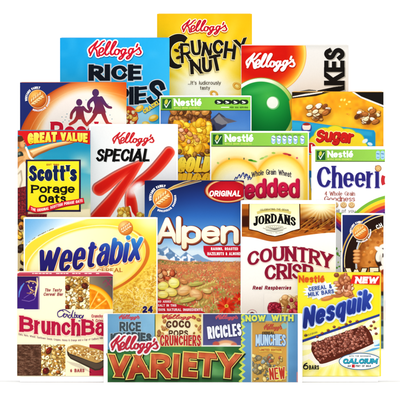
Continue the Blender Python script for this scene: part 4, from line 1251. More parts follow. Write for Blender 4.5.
def weetabix_pack():
    b = Carton('cereal_box', 'yellow wheat biscuit box with slanting navy Weetabix lettering and the number 24', 23.6, 217.6, 157.6, BASE[2], 2, card='fdfdf6', inset=1.3, vis=318)
    def fn(p):
        p.c[:] = rgrad(p, (p.X + p.Y - 240) / 80, [(0, '5aa4dc'), (.3, '8cc0e6'), (.55, 'd4e6f0'), (.8, 'f0f4ee')])
        # the yellow field sweeps over the sky
        d = p.rad(112, 300, 92, 82)
        t = (p.X - 30) / 127
        yb = 247 - 28 * np.sqrt(np.clip(t * 2.2, 0, 1.2)) + 0 * t
        yel = np.clip((p.Y - (251 - 33.5 * np.clip((p.X - 24.6) / 66, 0, 1.4) ** .55)) / 1.2 + .3, 0, 1)
        p.put(yel, rgrad(p, (p.Y - 217) / 95, [(0, 'f8e85c'), (.12, 'f2da34'), (.35, 'f4d83a'), (.7, 'f6d244'), (1, 'ecc040')]))
        e1 = (251 - 33.5 * np.clip((p.X - 24.6) / 66, 0, 1.4) ** .55)
        p.put(np.exp(-((p.Y - e1 + .3) / 1.0) ** 2) * .8, 'fffbe0')
        # pale light patches
        p.put(sstep(1, .1, p.rad(152, 218, 26, 24)) * .8, 'fffbd0')
        p.put(sstep(1, .2, p.rad(96, 222, 24, 5)) * .45, 'f8f0a0')
        # cream oval with its orange rim
        d = p.rad(86, 262, 61, 34, -14)
        p.put(sstep(1.01, .9, d), rgrad(p, (p.X - 20) / 130, [(0, 'faf0b4'), (.35, 'fdf6d4'), (.7, 'fbf0b8'), (1, 'f8e680')]))
        p.put(sstep(.1, 1, (p.X - 96) / 40) * sstep(1.0, .8, d) * sstep(235, 262, p.Y) * .8, 'f4dc50')
        p.ring(86, 262, 61.5, 34.5, .7, 'fffdf0', soft=.8, ang=-14, op=.9)
        r = (p.rad(86, 261.5, 63, 35.5, -14))
        ang = np.arctan2(p.Y - 261.5, p.X - 86)
        wdt = 2.6 * sstep(-.75, -.1, ang) * sstep(2.0, .9, ang) + .3
        m = np.clip((wdt / 2 - np.abs(r - 1) * 44) / .5 + .5, 0, 1) * sstep(-.85, -.6, ang) * sstep(2.1, 1.5, ang)
        p.put(m, rgrad(p, (ang + .7), [(0, 'f0b040'), (.5, 'de7a22'), (1.1, 'd0641c'), (2, 'e89a34')]))
        # shredded wheat straw in the lower right corner
        m = sstep(1.03, 1.12, r) * sstep(268, 282, p.Y + (p.X - 110) * .25)
        n = p.noise(2.0, 71) * .5 + p.noise(1.1, 72) * .5
        p.put(m * .85, rgrad(p, n, [(.2, 'c88a24'), (.45, 'e8b83c'), (.65, 'f4d058'), (.85, 'fbe890')]))
        rnd = random.Random(9)
        for i in range(520):
            x, y = rnd.uniform(108, 157), rnd.uniform(276, 320)
            if ((x - 86) / 62) ** 2 + ((y - 261) / 38) ** 2 < 1.12: continue
            a = rnd.uniform(0, 3.14); l = rnd.uniform(1.2, 3.4)
            local_cap(p, [(x - l * math.cos(a), y - l * math.sin(a), .22), (x, y + rnd.uniform(-.6, .6), .34), (x + l * math.cos(a), y + l * math.sin(a), .22)], rnd.choice(['fbe68a', 'f6d45a', 'c98a20', 'fdf0b0', 'e0a830', 'f8dc6c']))
        # hairline of dark grain along the sky edge
        for i in range(16):
            x = 27 + i * 1.9 + rnd.uniform(-.4, .4); y = 251 - 33.5 * max((x - 24.6) / 66, 0) ** .55 - 1.2
            if rnd.random() < .75: p.ell(x, y, rnd.uniform(.5, 1.3), .35, rnd.choice(['8a7430', '6c5a24', 'a89a5c']), ang=-38, soft=.4)
    b.picture('front_picture', fn)
    k = b.ink()
    g1 = vgrad([(236, '3a9ad8'), (246, '2a5cb4'), (258, '28288a'), (275, '241c70')])
    gf = lambda x, y: g1(np.array(x), np.array(y + (128 - x) * .14 + (x < 100) * 6))
    yb = 266
    wp = lambda x, y: (x + (yb - y) * .16, y - (x - 98) * .165)
    Ly = [(2.8, 'fff8dc', -.1, .4), (1.4, 'e8964a', .7, 1.0), (1.0, 'f6e6b0', .1, .2), (0, gf, 0, 0)]
    k.text('Weetabix', 35.6, 140.2, 239.6, 267.2, 4.9, Ly, gap=.6, warp=wp, con=.3, xh=.84, cap='round')
    k.done('title_lettering')
    k = b.ink()
    k.text('CEREAL', 97, 122.6, 268.2, 272.4, .9, [(0, 'c46a24', 0, 0)], gap=.7, con=.4, serif=.05, warp=arch(97, 123, 0, slope=-.03))
    k.done('slogan_lettering')
    k = b.ink()
    k.text('24', 142.6, 152.8, 306, 312.8, 1.9, [(1.2, 'f8dc80', 0, 0), (0, '241c6c', 0, 0)], gap=.5)
    k.done('count_lettering')
    def bd(p):
        cx, cy, r = 125.6, 228, 7.2
        p.c = rgrad(p, p.rad(cx - 2, cy - 2.5, r * 1.5, r * 1.5), [(0, 'fcd890'), (.45, 'f0a850'), (.8, 'd87828'), (1.1, 'b05018')])
        for q in range(5):
            t = -.55 + q * .3; x, y = cx + r * t * .85, cy - r * t * .6
            for sg in (1, -1):
                p.ell(x + sg * .7, y + sg * 1.4, 1.9, .9, 'c0601c', ang=-38 + sg * 38, soft=.5); p.ell(x + sg * .6, y + sg * 1.3, 1.5, .6, 'ffecc0', ang=-38 + sg * 38, soft=.4)
    disc_patch(b, 'family_badge', 125.6, 228, 7.4, bd)

def local_cap(p, pts, col, soft=.3):
    xs, ys = p.X[0], p.Y[:, 0]
    R = max(q[2] for q in pts) + 1
    i0, i1 = np.searchsorted(xs, (min(q[0] for q in pts) - R, max(q[0] for q in pts) + R))
    j0, j1 = np.searchsorted(ys, (min(q[1] for q in pts) - R, max(q[1] for q in pts) + R))
    if i1 - i0 < 2 or j1 - j0 < 2: return
    s = Pic.__new__(Pic); s.X = p.X[j0:j1, i0:i1]; s.Y = p.Y[j0:j1, i0:i1]; s.c = p.c[j0:j1, i0:i1]; s.aa = .25
    s.cap(pts, col, soft=soft); p.c[j0:j1, i0:i1] = s.c

def country_pack():
    b = Carton('cereal_box', 'white box with maroon COUNTRY CRISP lettering under a wheat field picture and JORDANS shield', 240.6, 200.6, 336, BASE[2], 2, card='ffffff', vis=318)
    def fn(p):
        p.c[:] = rgrad(p, (p.Y - 236) / 80, [(0, 'fbf7f2'), (.6, 'f8f3ec'), (1, 'efe6da')])
    b.picture('front_picture', fn, 241.4, 204, 335.4)
    def wheat(p):
        cut = 236.5 + 5.2 * np.exp(-((p.X - 274) / 17) ** 2) - 3.8 * sstep(288, 335, p.X) - (p.X > 300) * 0
        p.c[:] = C('f9f5ef')
        top = rgrad(p, (p.X - 242) / 93, [(0, '8c3c0c'), (.2, '7a3008'), (.62, 'b8741e'), (.8, 'f4cc5c'), (.9, 'e8a030'), (1, 'b86a18')])
        lay = rgrad(p, (p.Y - 204) / 36 + (p.noise(6, 3, 2.6) - .5) * .25, [(0, 'e8a83c'), (.2, 'b8601a'), (.45, '5c2208'), (.62, '8c3e10'), (.8, 'c8701c'), (1, 'a85014')])
        m = np.clip((cut - p.Y) / .4 + .5, 0, 1)
        p.put(m, lay)
        s = sstep(1.2, 0, p.rad(320, 207, 34, 15))
        p.put(m * s, rgrad(p, s, [(0, 'd88a24'), (.5, 'f8cc5c'), (1, 'fffbe4')]))
        a = np.arctan2(p.Y - 206, p.X - 321)
        p.put(m * (.5 + .5 * np.cos(a * 22)) * sstep(1.5, .3, p.rad(321, 206, 26, 16)) * .5, 'fff4bc')
        rnd = random.Random(3)
        for i in range(11):
            x0, y0 = 300 + i * 3.6 + rnd.uniform(-1, 1), 226 + rnd.uniform(-5, 7)
            for j in range(6):
                x, y = x0 + j * 1.9 - 4, y0 - j * .9 + abs(j - 3) * .25
                if y < 233: 
                    p.ell(x, y, 1.9, .75, ('5c280a', '3c1606', '8c4a14')[(i + j) % 3], ang=-38 + 12 * (j % 2), soft=.4)
            if y0 < 230: p.cap([(x0 - 6, y0 + 4, .3), (x0 + 9, y0 - 7, .2)], 'c8882c', soft=.4)
        for i in range(46):
            x, y = rnd.uniform(242, 335), rnd.uniform(228, 236)
            if x > 252 and x < 296 and y < 236: continue
            p.ell(x, y, rnd.uniform(1.5, 3), .4, rnd.choice(['e09a3c', '8a3e10', 'c8701c', 'f0b858']), ang=rnd.uniform(-10, 10), soft=.5)
        p.box(242, 203, 249, 210, 'c06a1c', soft=2); p.box(242, 209, 249.5, 216, '8c420e', soft=2); p.box(242, 216, 249.5, 227, '3a1406', soft=2)
        p.put(np.exp(-((p.Y - cut + 1.6) / 1.1) ** 2) * .55, 'b85a1a')
        # white field below keeps the wavy edge
        p.put(np.clip((p.Y - cut) / .5 + .5, 0, 1), 'fbf7f2')
    b.picture('field_picture', wheat, 241.8, 204, 335.2, 246)
    k = b.ink()
    sh = [(248.6, 203.9), (300.2, 203.9), (300.6, 229.4), (292, 231.6), (283, 235.2), (275, 237.0), (267, 235.4), (257, 231.6), (248.4, 229.8)]
    sh2 = [(249.6, 204.0), (299.2, 204.0), (299.6, 228.6), (291.4, 230.8), (282.6, 234.3), (275, 236.1), (267.4, 234.5), (257.6, 230.8), (249.4, 229)]
    k.polygon(sh, C('4a200a')); k.b.layer += 5e-5
    k.polygon(sh2, lambda x, y: vgrad([(204, 'f8f0b0'), (212, 'faf6d4'), (236, 'fbf8e8')])(np.array(x), np.array(y))); k.b.layer += 5e-5
    rb = catmull([(257, 213), (264, 211), (274, 210.4), (284, 211), (291, 213)], False, 5)
    k.ribbon(rb, [2.8] * len(rb), C('d8c870'), 0); k.b.layer += 5e-5
    k.text('CELEBRATING THE GRAIN', 260, 288.6, 209.4, 211.4, .32, [(0, '5c4c18', 0, 0)], gap=.25, warp=arch(258, 290, 1.2))
    k.done('shield_label')
    k = b.ink()
    k.text('JORDANS', 253.4, 295.8, 217.2, 226.8, 2.2, [(0, '121010', 0, 0)], gap=.45, con=.45, serif=.07, warp=arch(254, 295.5, 3.6), sub=2)
    for i in range(9):
        k.line([(274.6, 229.6), (274.6 + (i - 4) * 2.2, 227.4 - .5 * (4 - abs(i - 4)) * .6)], .35, '6c685c', smooth=False)
    k.line([(263, 228), (268, 229.6), (274.6, 230), (281, 229.6), (286.4, 228)], .5, '8a867a'); k.line([(266, 226.6), (274.6, 225.4), (283, 226.6)], .4, '8a867a')
    k.line([(266, 230.4), (274.6, 231.4), (283, 230.4)], .45, '5a564c')
    k.text('FAMILY MILLERS', 266.6, 282.8, 232.2, 233.4, .2, [(0, '9a968a', 0, 0)], gap=.15)
    k.done('brand_logo')
    k = b.ink()
    mar = '8c1232'
    Ly = [(.8, 'e8c8c4', .2, .3), (0, mar, 0, 0)]
    def wc(x, y):
        t = (x - 288) / 42
        return (x, y + 7.0 * t * t - 1.0 + (x - 288) * .012)
    k.text('COUNTRY', 247.4, 332.6, 247.2, 262.2, 3.3, Ly, gap=.7, con=.35, serif=.06, warp=wc, sub=2)
    k.text('CRISP', 264.6, 313, 264.6, 280.4, 3.3, Ly, gap=.7, con=.35, serif=.06, warp=lambda x, y: (x, y - 1.4 + .0032 * (x - 289) ** 2))
    k.done('title_lettering')
    k = b.ink()
    k.text('Real Raspberries', 252.6, 291, 285.8, 289.6, .85, [(0, '8c1c34', 0, 0)], gap=.35, warp=arch(252, 291, 0, shear=.2, yb=289))
    k.done('flavour_lettering'); k = b.ink()
    k.line([(247, 313.4), (248.6, 311), (252, 309.6), (255.6, 311), (257, 314), (257, 318)], .4, 'b84a5c')
    k.line([(250, 313.6), (252, 312.4), (254, 313.4)], 1.2, '6c1424')
    k.done('round_stamp')
    bg = lambda p: rgrad(p, (p.Y - 236) / 80, [(0, 'fbf7f2'), (.6, 'f8f3ec'), (1, 'efe6da')])
    def food(p):
        p.c[:] = bg(p)
        p.ell(292, 312, 18, 15, 'd8b88c', soft=6)
        p.bits(150, 281, 297, 306, 318, 1.2, 2.5, ['e4bc84', 'd09c5c', 'f0d8ac', 'b87c3c', 'dca870'], 12, edge='8a5424')
        p.bits(16, 286, 296, 304, 318, 1.2, 2.2, ['b82438', '9c1c30', 'd04858'], 13, edge='6c1020')
        p.ell(274.6, 308.4, 7.2, 6.4, '7c1424', soft=.8)
        p.bits(60, 269, 303.5, 280, 313, .8, 1.4, ['a81c30', 'c4304a', '8c1428', 'b82840'], 14, edge='5c0c1a', hi=.25)
        p.put(sstep(0, 1, (p.rad(292, 312, 20, 18.5) - 1) * 6) * sstep(0, 1, (p.rad(274.6, 308.4, 7.6, 6.8) - 1) * 8), bg(p))
    b.picture('raspberry_picture', food, 264, 293, 312, 318)

def weetos_pack():
    b = Carton('cereal_box', 'navy chocolate hoops box with brown hoop and orange family badge, at the far right', 341.2, 213.6, 384.8, BASE[2], 2, card='ffffff', inset=1.3, vis=350)
    def fn(p):
        p.c[:] = rgrad(p, p.rad(345, 215, 40, 60), [(0, '202c6c'), (.7, '181f50'), (1.5, '100e24')])
        # dark chocolate disc with gold rims
        d = p.rad(392, 262, 1, 1)
        p.put(np.clip((47 - d) / .4 + .5, 0, 1), '2a140c')
        for r, w, c in ((50.5, 1.3, 'd8a848'), (47.5, 1.0, 'f4dc98'), (45.6, .7, 'b87c2c')):
            p.put(np.clip((w / 2 - np.abs(d - r)) / .35 + .5, 0, 1), c)
        p.put(np.clip((37 - d) / .5 + .5, 0, 1), 'd0a04c')
        hoop = rgrad(p, d + (p.noise(2.6, 5) - .5) * 5, [(12, 'a8581c'), (18, 'c8742a'), (24, 'd88a3c'), (30, 'b86824'), (36, '7c3c12')])
        p.put(np.clip((35.8 - d) / .5 + .5, 0, 1), hoop)
        p.bits(70, 352, 228, 384, 300, .7, 1.6, ['e09a4c', 'a8581c', 'c07028'], 9, edge=None, hi=.1)
        p.put(np.clip((47 - d) / .4 + .5, 0, 1) * np.clip((d - 36.8) / .4 + .5, 0, 1), '24120c')
        # splash of milk inside the hoop
        p.ell(386, 258, 11, 12, '2c1810', soft=.8)
        for x, y, rx, ry, a in ((380, 250, 6, 2.4, 30), (383, 246, 4, 2, -20), (379, 256, 3.4, 6, 10), (384, 262, 3, 5, -10), (383, 268, 4, 2.6, 0)):
            p.ell(x, y, rx, ry, 'f2ede6', ang=a, soft=.8)
        p.ell(380.4, 258, 1.4, 3.4, 'd8d2ca', soft=1)
        # honey coloured grip on a silver stem
        p.cap([(358.8, 243, .8), (357.2, 248, .8), (356, 262, .8), (356.4, 268, 1.0)], 'c0c4d0', soft=.4)
        for y in (251.5, 255, 258.5, 261.6):
            p.ell(357, y, 4.0, 2.1, 'a85c28', soft=.4); p.ell(356.6, y - .4, 3.2, 1.4, 'e8a868', soft=.7)
        # lower part of the pack: chocolate, then milk-blue
        p.box(340, 275, 386, 285, '1c120e', soft=1)
        p.ell(380, 282, 7, 9, 'd8681c', soft=1.6); p.ell(381, 279.5, 4, 3, 'f09a3c', soft=1.6); p.ell(385, 272, 4, 3, '90301c', soft=1)
        p.box(340, 292, 386, 351, '6c94ac', soft=1)
        n = p.noise(5, 17)
        p.put((p.Y > 292) * sstep(.4, .75, n) * .8, 'a8c4d0')
        for y, h, c in ((293.5, 2, '2c1c18'), (300, 2.2, 'a8bcc4'), (309, 3, '4c3430'), (316, 4, '7a5848'), (323.5, 3, '30444c'), (331, 3, '8cb0c0'), (338, 3.4, '38505c'), (346, 3, '5c7c8c')):
            p.ell(380 + (y % 3), y, 6, h, c, soft=1.6, op=.9)
    b.picture('front_picture', fn)
    wheat_badge(b, 360.6, 231.8, 7.6)
    k = b.ink()
    k.text('CHOC', 377.6, 383.4, 223.4, 228.0, 1.0, [(0, 'f6f0ea', 0, 0)], gap=.3, warp=turn(379, 226, 26)) if False else None
    for c, x, y, a in (('C', 377.6, 227, 34), ('H', 380.8, 225.4, 26)):
        k.text(c, x - 1.4, x + 1.4, y - 2.3, y + 2.3, .9, [(0, 'f6f0ea', 0, 0)], warp=turn(x, y, a))
    k.done('slogan_lettering')
    k = b.ink()
    Ly = [(2.2, '3a1c10', .1, .3), (0, 'fbf2d8', 0, 0)]
    k.text('W', 346.5, 366, 268.4, 284, 4.4, Ly)
    k.text('E', 370, 378.4, 267.8, 284, 3.6, Ly)
    k.done('title_lettering')

def granola(p, x0, y0, x1, y1, seed):
    area = (x1 - x0) * (y1 - y0)
    p.bits(int(area * .62), x0, y0, x1, y1, .9, 2.1, ['f0dc98', 'e0bc68', 'fbf0c4', 'c8983c', 'd8b060', 'f6e6b0', 'b07a2c'], seed, edge='6c4818', asp=1.9)
    p.bits(int(area * .12), x0, y0, x1, y1, .5, 1.0, ['8a5a20', 'a8742c', 'fdf6d8'], seed + 3, edge=None)

def brunch_pack():
    b = Carton('cereal_bar_box', 'cream cereal bar box with maroon BrunchBar lettering among squares of granola, chocolate and orange', 17, 271.6, 113, BASE[1], 1, card='fbf3d0', vis=376, cat='cereal bar box')
    def fn(p):
        p.c[:] = rgrad(p, (p.Y - 272) / 100, [(0, 'fbf4d4'), (1, 'faf2cc')])
        p.box(17, 270, 114, 275.6, 'fbf6e4')
        p.poly([(20, 272.0), (108, 272.0), (113.5, 275.2), (113.5, 276.2), (17.3, 276.2), (17.3, 273.6)], rgrad(p, (p.Y - 272) / 4.4, [(0, 'e89ca4'), (.3, 'c04458'), (.7, 'b43048'), (1, 'a8243c')]), soft=.4)
        rnd = random.Random(2)
        x = 28
        while x < 100:
            w = rnd.uniform(1.6, 3.6); 
            if rnd.random() < .8: p.box(x, 273.0, x + w, 273.9, 'fbe4dc', soft=.4)
            x += w + .7
    b.picture('front_picture', fn)
    def purple(p):
        p.c[:] = rgrad(p, (p.Y - 276) / 33, [(0, '2e1850'), (.4, '3c1a74'), (1, '3a1c78')])
        g = ['d8a868', 'f0d8a0', 'b8804c']
        for pts, c in (([(26, 282, .3), (30, 281, .7), (35, 281.8, .7), (37, 284, .4)], 0), ([(37, 278, .5), (37.6, 284, .8), (36, 291, .9), (35, 296, .5)], 1), ([(28, 285, .5), (30, 289, .5), (32.6, 290.6, .8)], 0),
                       ([(24, 283.4, .4), (21.4, 287, .9), (19.4, 292, .7), (18.8, 297, .3)], 3), ([(22, 300, .25), (29, 301.4, .3), (34, 299.6, .3), (36, 296, .25)], 4), ([(27, 293, .3), (31, 293.4, .5), (34.6, 291, .4)], 2), ([(24, 298, .2), (30, 294, .2)], 4)):
            p.cap(pts, (g + ['5c8cd8', '8c6cb4'])[c], soft=.6)
        for x, y in ((29, 282.6), (33, 283.4), (35.8, 287), (31.4, 287.6), (33.6, 294), (36.6, 289), (30.6, 292)): p.ell(x, y, .7, .5, 'f4e0b0', soft=.4)
        p.box(38.2, 276, 39.6, 309.6, '9a7a9a', soft=.5)
        p.box(17, 308.6, 24, 310, 'f4ecd8', soft=.4)
    b.picture('purple_panel', purple, 17.2, 276.4, 39.6, 309.4)
    def gr(x0, y0, x1, y1, seed, rais):
        def f(p):
            p.c[:] = C('a07434')
            granola(p, x0, y0, x1, y1, seed)
            for x, y, rx, ry, a, c in rais:
                rx, ry = rx * .78, ry * .74
                p.ell(x + .3, y + .5, rx + .4, ry + .4, '3a1c0c', ang=a, soft=.6); p.ell(x, y, rx, ry, C(c) * .85, ang=a, soft=.4)
                p.ell(x + rx * .5, y - ry * .5, rx * .6, ry * .5, C(c) * .7, ang=a + 40, soft=.5); p.ell(x - .6, y - .5, rx * .4, ry * .22, C(c) * 1.35, ang=a + 15, soft=.7)
        return f
    b.picture('granola_panel', gr(64, 275, 91, 311, 5, [(84.4, 285.6, 3.8, 3.4, 20, '6c2c1c'), (67.4, 287.4, 3.0, 3.6, 0, '74281c'), (80.4, 299, 3.4, 3, 40, 'b06424'), (67, 307, 2.4, 3, 0, '8c301c')]), 65.2, 276.4, 89.4, 309.2)
    def orange(p):
        p.c[:] = rgrad(p, (p.X - 89 + (276 - p.Y) * .4) / 24, [(0, '8c7c64'), (.5, '6a5c50'), (1, '4c4240')])
        for pts in ([(103, 283, .4), (106, 280, .5), (108, 284, .5), (111, 279, .4)], [(105, 287, .3), (109, 284, .6), (112, 287, .4)], [(107, 277.6, .4), (112, 279, .5)]):
            p.cap(pts, '8a3850', soft=.6)
        cx, cy = 85.6, 315.5
        d = p.rad(cx, cy, 30.4, 32)
        p.put(np.clip((1 - d) * 60 + .5, 0, 1), rgrad(p, d, [(0, 'f6a01c'), (.82, 'ef8e10'), (.86, 'f8cc4c'), (.93, 'f6b820'), (.97, 'e8940c'), (1, 'c87008')]))
        ang = np.degrees(np.arctan2(cy - p.Y, p.X - cx))
        inner = (d < .84)
        n = p.noise(2.2, 4)
        p.put(inner * .6, rgrad(p, n, [(.2, 'dc6c08'), (.6, 'f0900e'), (.9, 'fbb838')]))
        for a in (12, 38, 62, 86):
            w = np.abs((ang - a)) * math.pi / 180 * d * 31
            p.put(np.clip((.55 - w) / .4 + .5, 0, 1) * (d < .85), 'fbd060')
        p.ell(99, 300, 2, 1.6, 'f8c050', soft=1); p.ell(99, 299.6, .7, .6, 'fff6c8', soft=.6)
    b.picture('orange_slice_panel', orange, 89.4, 276.4, 112.8, 309.2)
    def choc(p):
        n = p.noise(1.6, 8, 1.8) * .6 + p.noise(.8, 9) * .4
        p.c[:] = rgrad(p, n, [(.2, '43291c'), (.5, '5c3a2a'), (.7, '6e4a38'), (.9, '8c6850')])
        rnd = random.Random(7)
        for i in range(60):
            x, y = rnd.uniform(18, 40), rnd.uniform(345, 375)
            local_cap(p, [(x, y, .2), (x + 1.4, y - .5, .3), (x + 2.8, y + .3, .2)], rnd.choice(['7c5844', '42281a', '84604a']))
    b.picture('chocolate_panel', choc, 17.2, 344.4, 41.2, 375.8)
    b.picture('granola_panel', gr(40, 343, 67, 377, 15, [(48.6, 350.4, 4.6, 3, -60, '8c2a1c'), (45.6, 370.6, 3.6, 4.2, 30, '74201a'), (58, 372, 2.6, 2, 0, 'c86c2c'), (60, 348, 2, 1.6, 0, '9c4a20')]), 41.2, 344.4, 65.4, 375.8)
    k = b.ink()
    k.polygon([(89.4, 344.4), (104.6, 344.4), (104.6, 375.8), (89.4, 375.8)], C('ac1c3c')); k.done('maroon_panel')
    # the bar itself: sides and nubbly top
    k = b.ink()
    k.polygon([(66, 361), (72, 365), (88, 371.4), (92, 373), (80, 364)], C('d8ccb0')); k.b.layer += 5e-5
    k.polygon([(66.6, 349.6), (70, 347.6), (102, 356.5), (104.4, 359.4), (104.2, 366.6), (100, 370), (95, 370.6), (70.6, 358.8), (67.6, 355.2)], C('3e3228')); k.b.layer += 5e-5
    k.polygon([(68.6, 354.6), (97, 363.6), (103.6, 361.4), (103.6, 365.4), (99.6, 368.6), (95.2, 369), (71, 357.4)], C('57483a')); k.b.layer += 5e-5
    k.polygon([(66.8, 349.4), (70, 345.8), (78, 344.6), (90, 347.6), (100, 350), (104.4, 353), (104.4, 358.6), (98, 362.6), (92, 361.6), (80, 357.2), (70, 353.2)], C('c89c54'), smooth=True); k.b.layer += 5e-5
    rnd = random.Random(4); poly = None
    for i in range(290):
        t = rnd.random(); s_ = rnd.uniform(-1, 1)
        x = 68.4 + t * 34.6; y = 349.2 + t * 7.4 + s_ * (3.4 + 1.4 * t)
        r = rnd.uniform(.5, 1.3); a0 = rnd.random() * 6
        k.polygon([(x + r * (1 + .3 * math.sin(3 * u + a0)) * math.cos(u), y + r * .75 * math.sin(u)) for u in [math.tau * q / 9 for q in range(9)]], C(rnd.choice(['f0dca0', 'e0bc70', 'b88440', 'fbf0c8', 'd0a050', '9c6428', 'c08c44'])))
        k.b.layer += 3e-6
    k.done('cereal_bar_picture')
    k = b.ink()
    k.b.layer += 5e-5
    k.text('The Tasty', 44.6, 61.6, 288.4, 291.6, .65, [(0, '9c3c44', 0, 0)], gap=.3, warp=arch(44, 62, 0, shear=.25, yb=291))
    k.text('Cereal Bar', 43.4, 63, 292.6, 295.8, .65, [(0, '9c3c44', 0, 0)], gap=.3, warp=arch(44, 62, 0, shear=.25, yb=295))
    k.done('slogan_lettering'); k = b.ink()
    k.text('Crunchy', 91.4, 102.8, 314.4, 317.6, .6, [(0, 'b83048', 0, 0)], gap=.25)
    k.text('& Crisp', 92, 103.0, 319, 322.2, .6, [(0, 'b83048', 0, 0)], gap=.25)
    k.done('flavour_lettering'); k = b.ink()
    def wavy(x, y):
        return (x, y + (.0 if x < 0 else 3.2 * math.sin((x - 18) / 84 * math.pi * 1.15 - .5) + (x - 18) * .028))
    k.text('Oats, Nuts, Wheat, Sunflower Seeds, Crispies, Honey & Orange and a Cup of Cadbury Milk', 18.4, 103, 334.6, 336.6, .3, [(0, '8c5a6c', 0, 0)], gap=.12, warp=wavy)
    k.done('ingredient_lettering'); k = b.ink()
    k.text('6 BARS', 70.2, 84.4, 368.8, 372.2, .8, [(0, 'a83c44', 0, 0)], gap=.4)
    k.done('count_lettering')
    k = b.ink()
    # purple signature
    for st in ([(63.6, 312.4), (60.4, 311.4), (57.6, 314.2), (58.6, 318), (62, 317.4), (64.4, 314.4)], [(67, 315.6), (64.6, 315.4), (63.4, 317.6), (65, 318.4), (67.4, 315.6), (67.6, 318.2)],
               [(71, 316.2), (69, 316.4), (68.6, 318.6), (70.6, 318.6), (73.2, 311.6)], [(73.2, 311.6), (72, 316), (72.4, 319), (73.8, 318.8)], [(75, 313.4), (74.4, 318.6), (76.4, 318), (76, 316), (74.6, 316.6)],
               [(77.2, 316), (77, 318.6), (79, 318.2), (79.6, 316.4)], [(79.6, 319), (80, 316.6), (81.6, 316.6)], [(78.4, 316.4), (80.4, 319.6), (83.6, 316.2), (81, 321.6), (78.6, 322)], [(58, 313), (64, 310.8), (70, 314)]):
        P = [(x, y - 1.2) for x, y in catmull(st, False, 5)]; k.ribbon(P, [.85] * len(P), C('3c1c74'), 0, cap='round'); k.b.layer += 2e-5
    k.done('brand_logo')
    k = b.ink()
    mar = 'b4143c'
    Lb = [(1.4, 'f6d0c0', .1, .3), (0, mar, 0, 0)]
    def wb(x, y):
        t = (x - 19) / 84
        return (x, y + 3.2 * math.sin(min(t, .62) / .62 * math.pi / 2) - .0 + (max(t - .62, 0) * 2) - (x > 80) * 0)
    k.text('B', 19.4, 33.4, 315.4, 331.6, 4.2, Lb, con=.35, serif=.02, warp=wb, sub=2)
    k.text('runch', 34.2, 80.4, 315.4, 332.4, 3.6, Lb, gap=.9, con=.3, serif=.018, warp=wb, sub=2, xh=.76)
    k.text('B', 81.4, 94.6, 315.6, 332.0, 4.2, Lb, con=.35, serif=.02, warp=wb, sub=2)
    k.text('ar', 95.2, 112.2, 314.2, 332, 3.6, Lb, gap=.6, con=.3, serif=.018, warp=wb, sub=2, xh=.76)
    k.done('title_lettering')

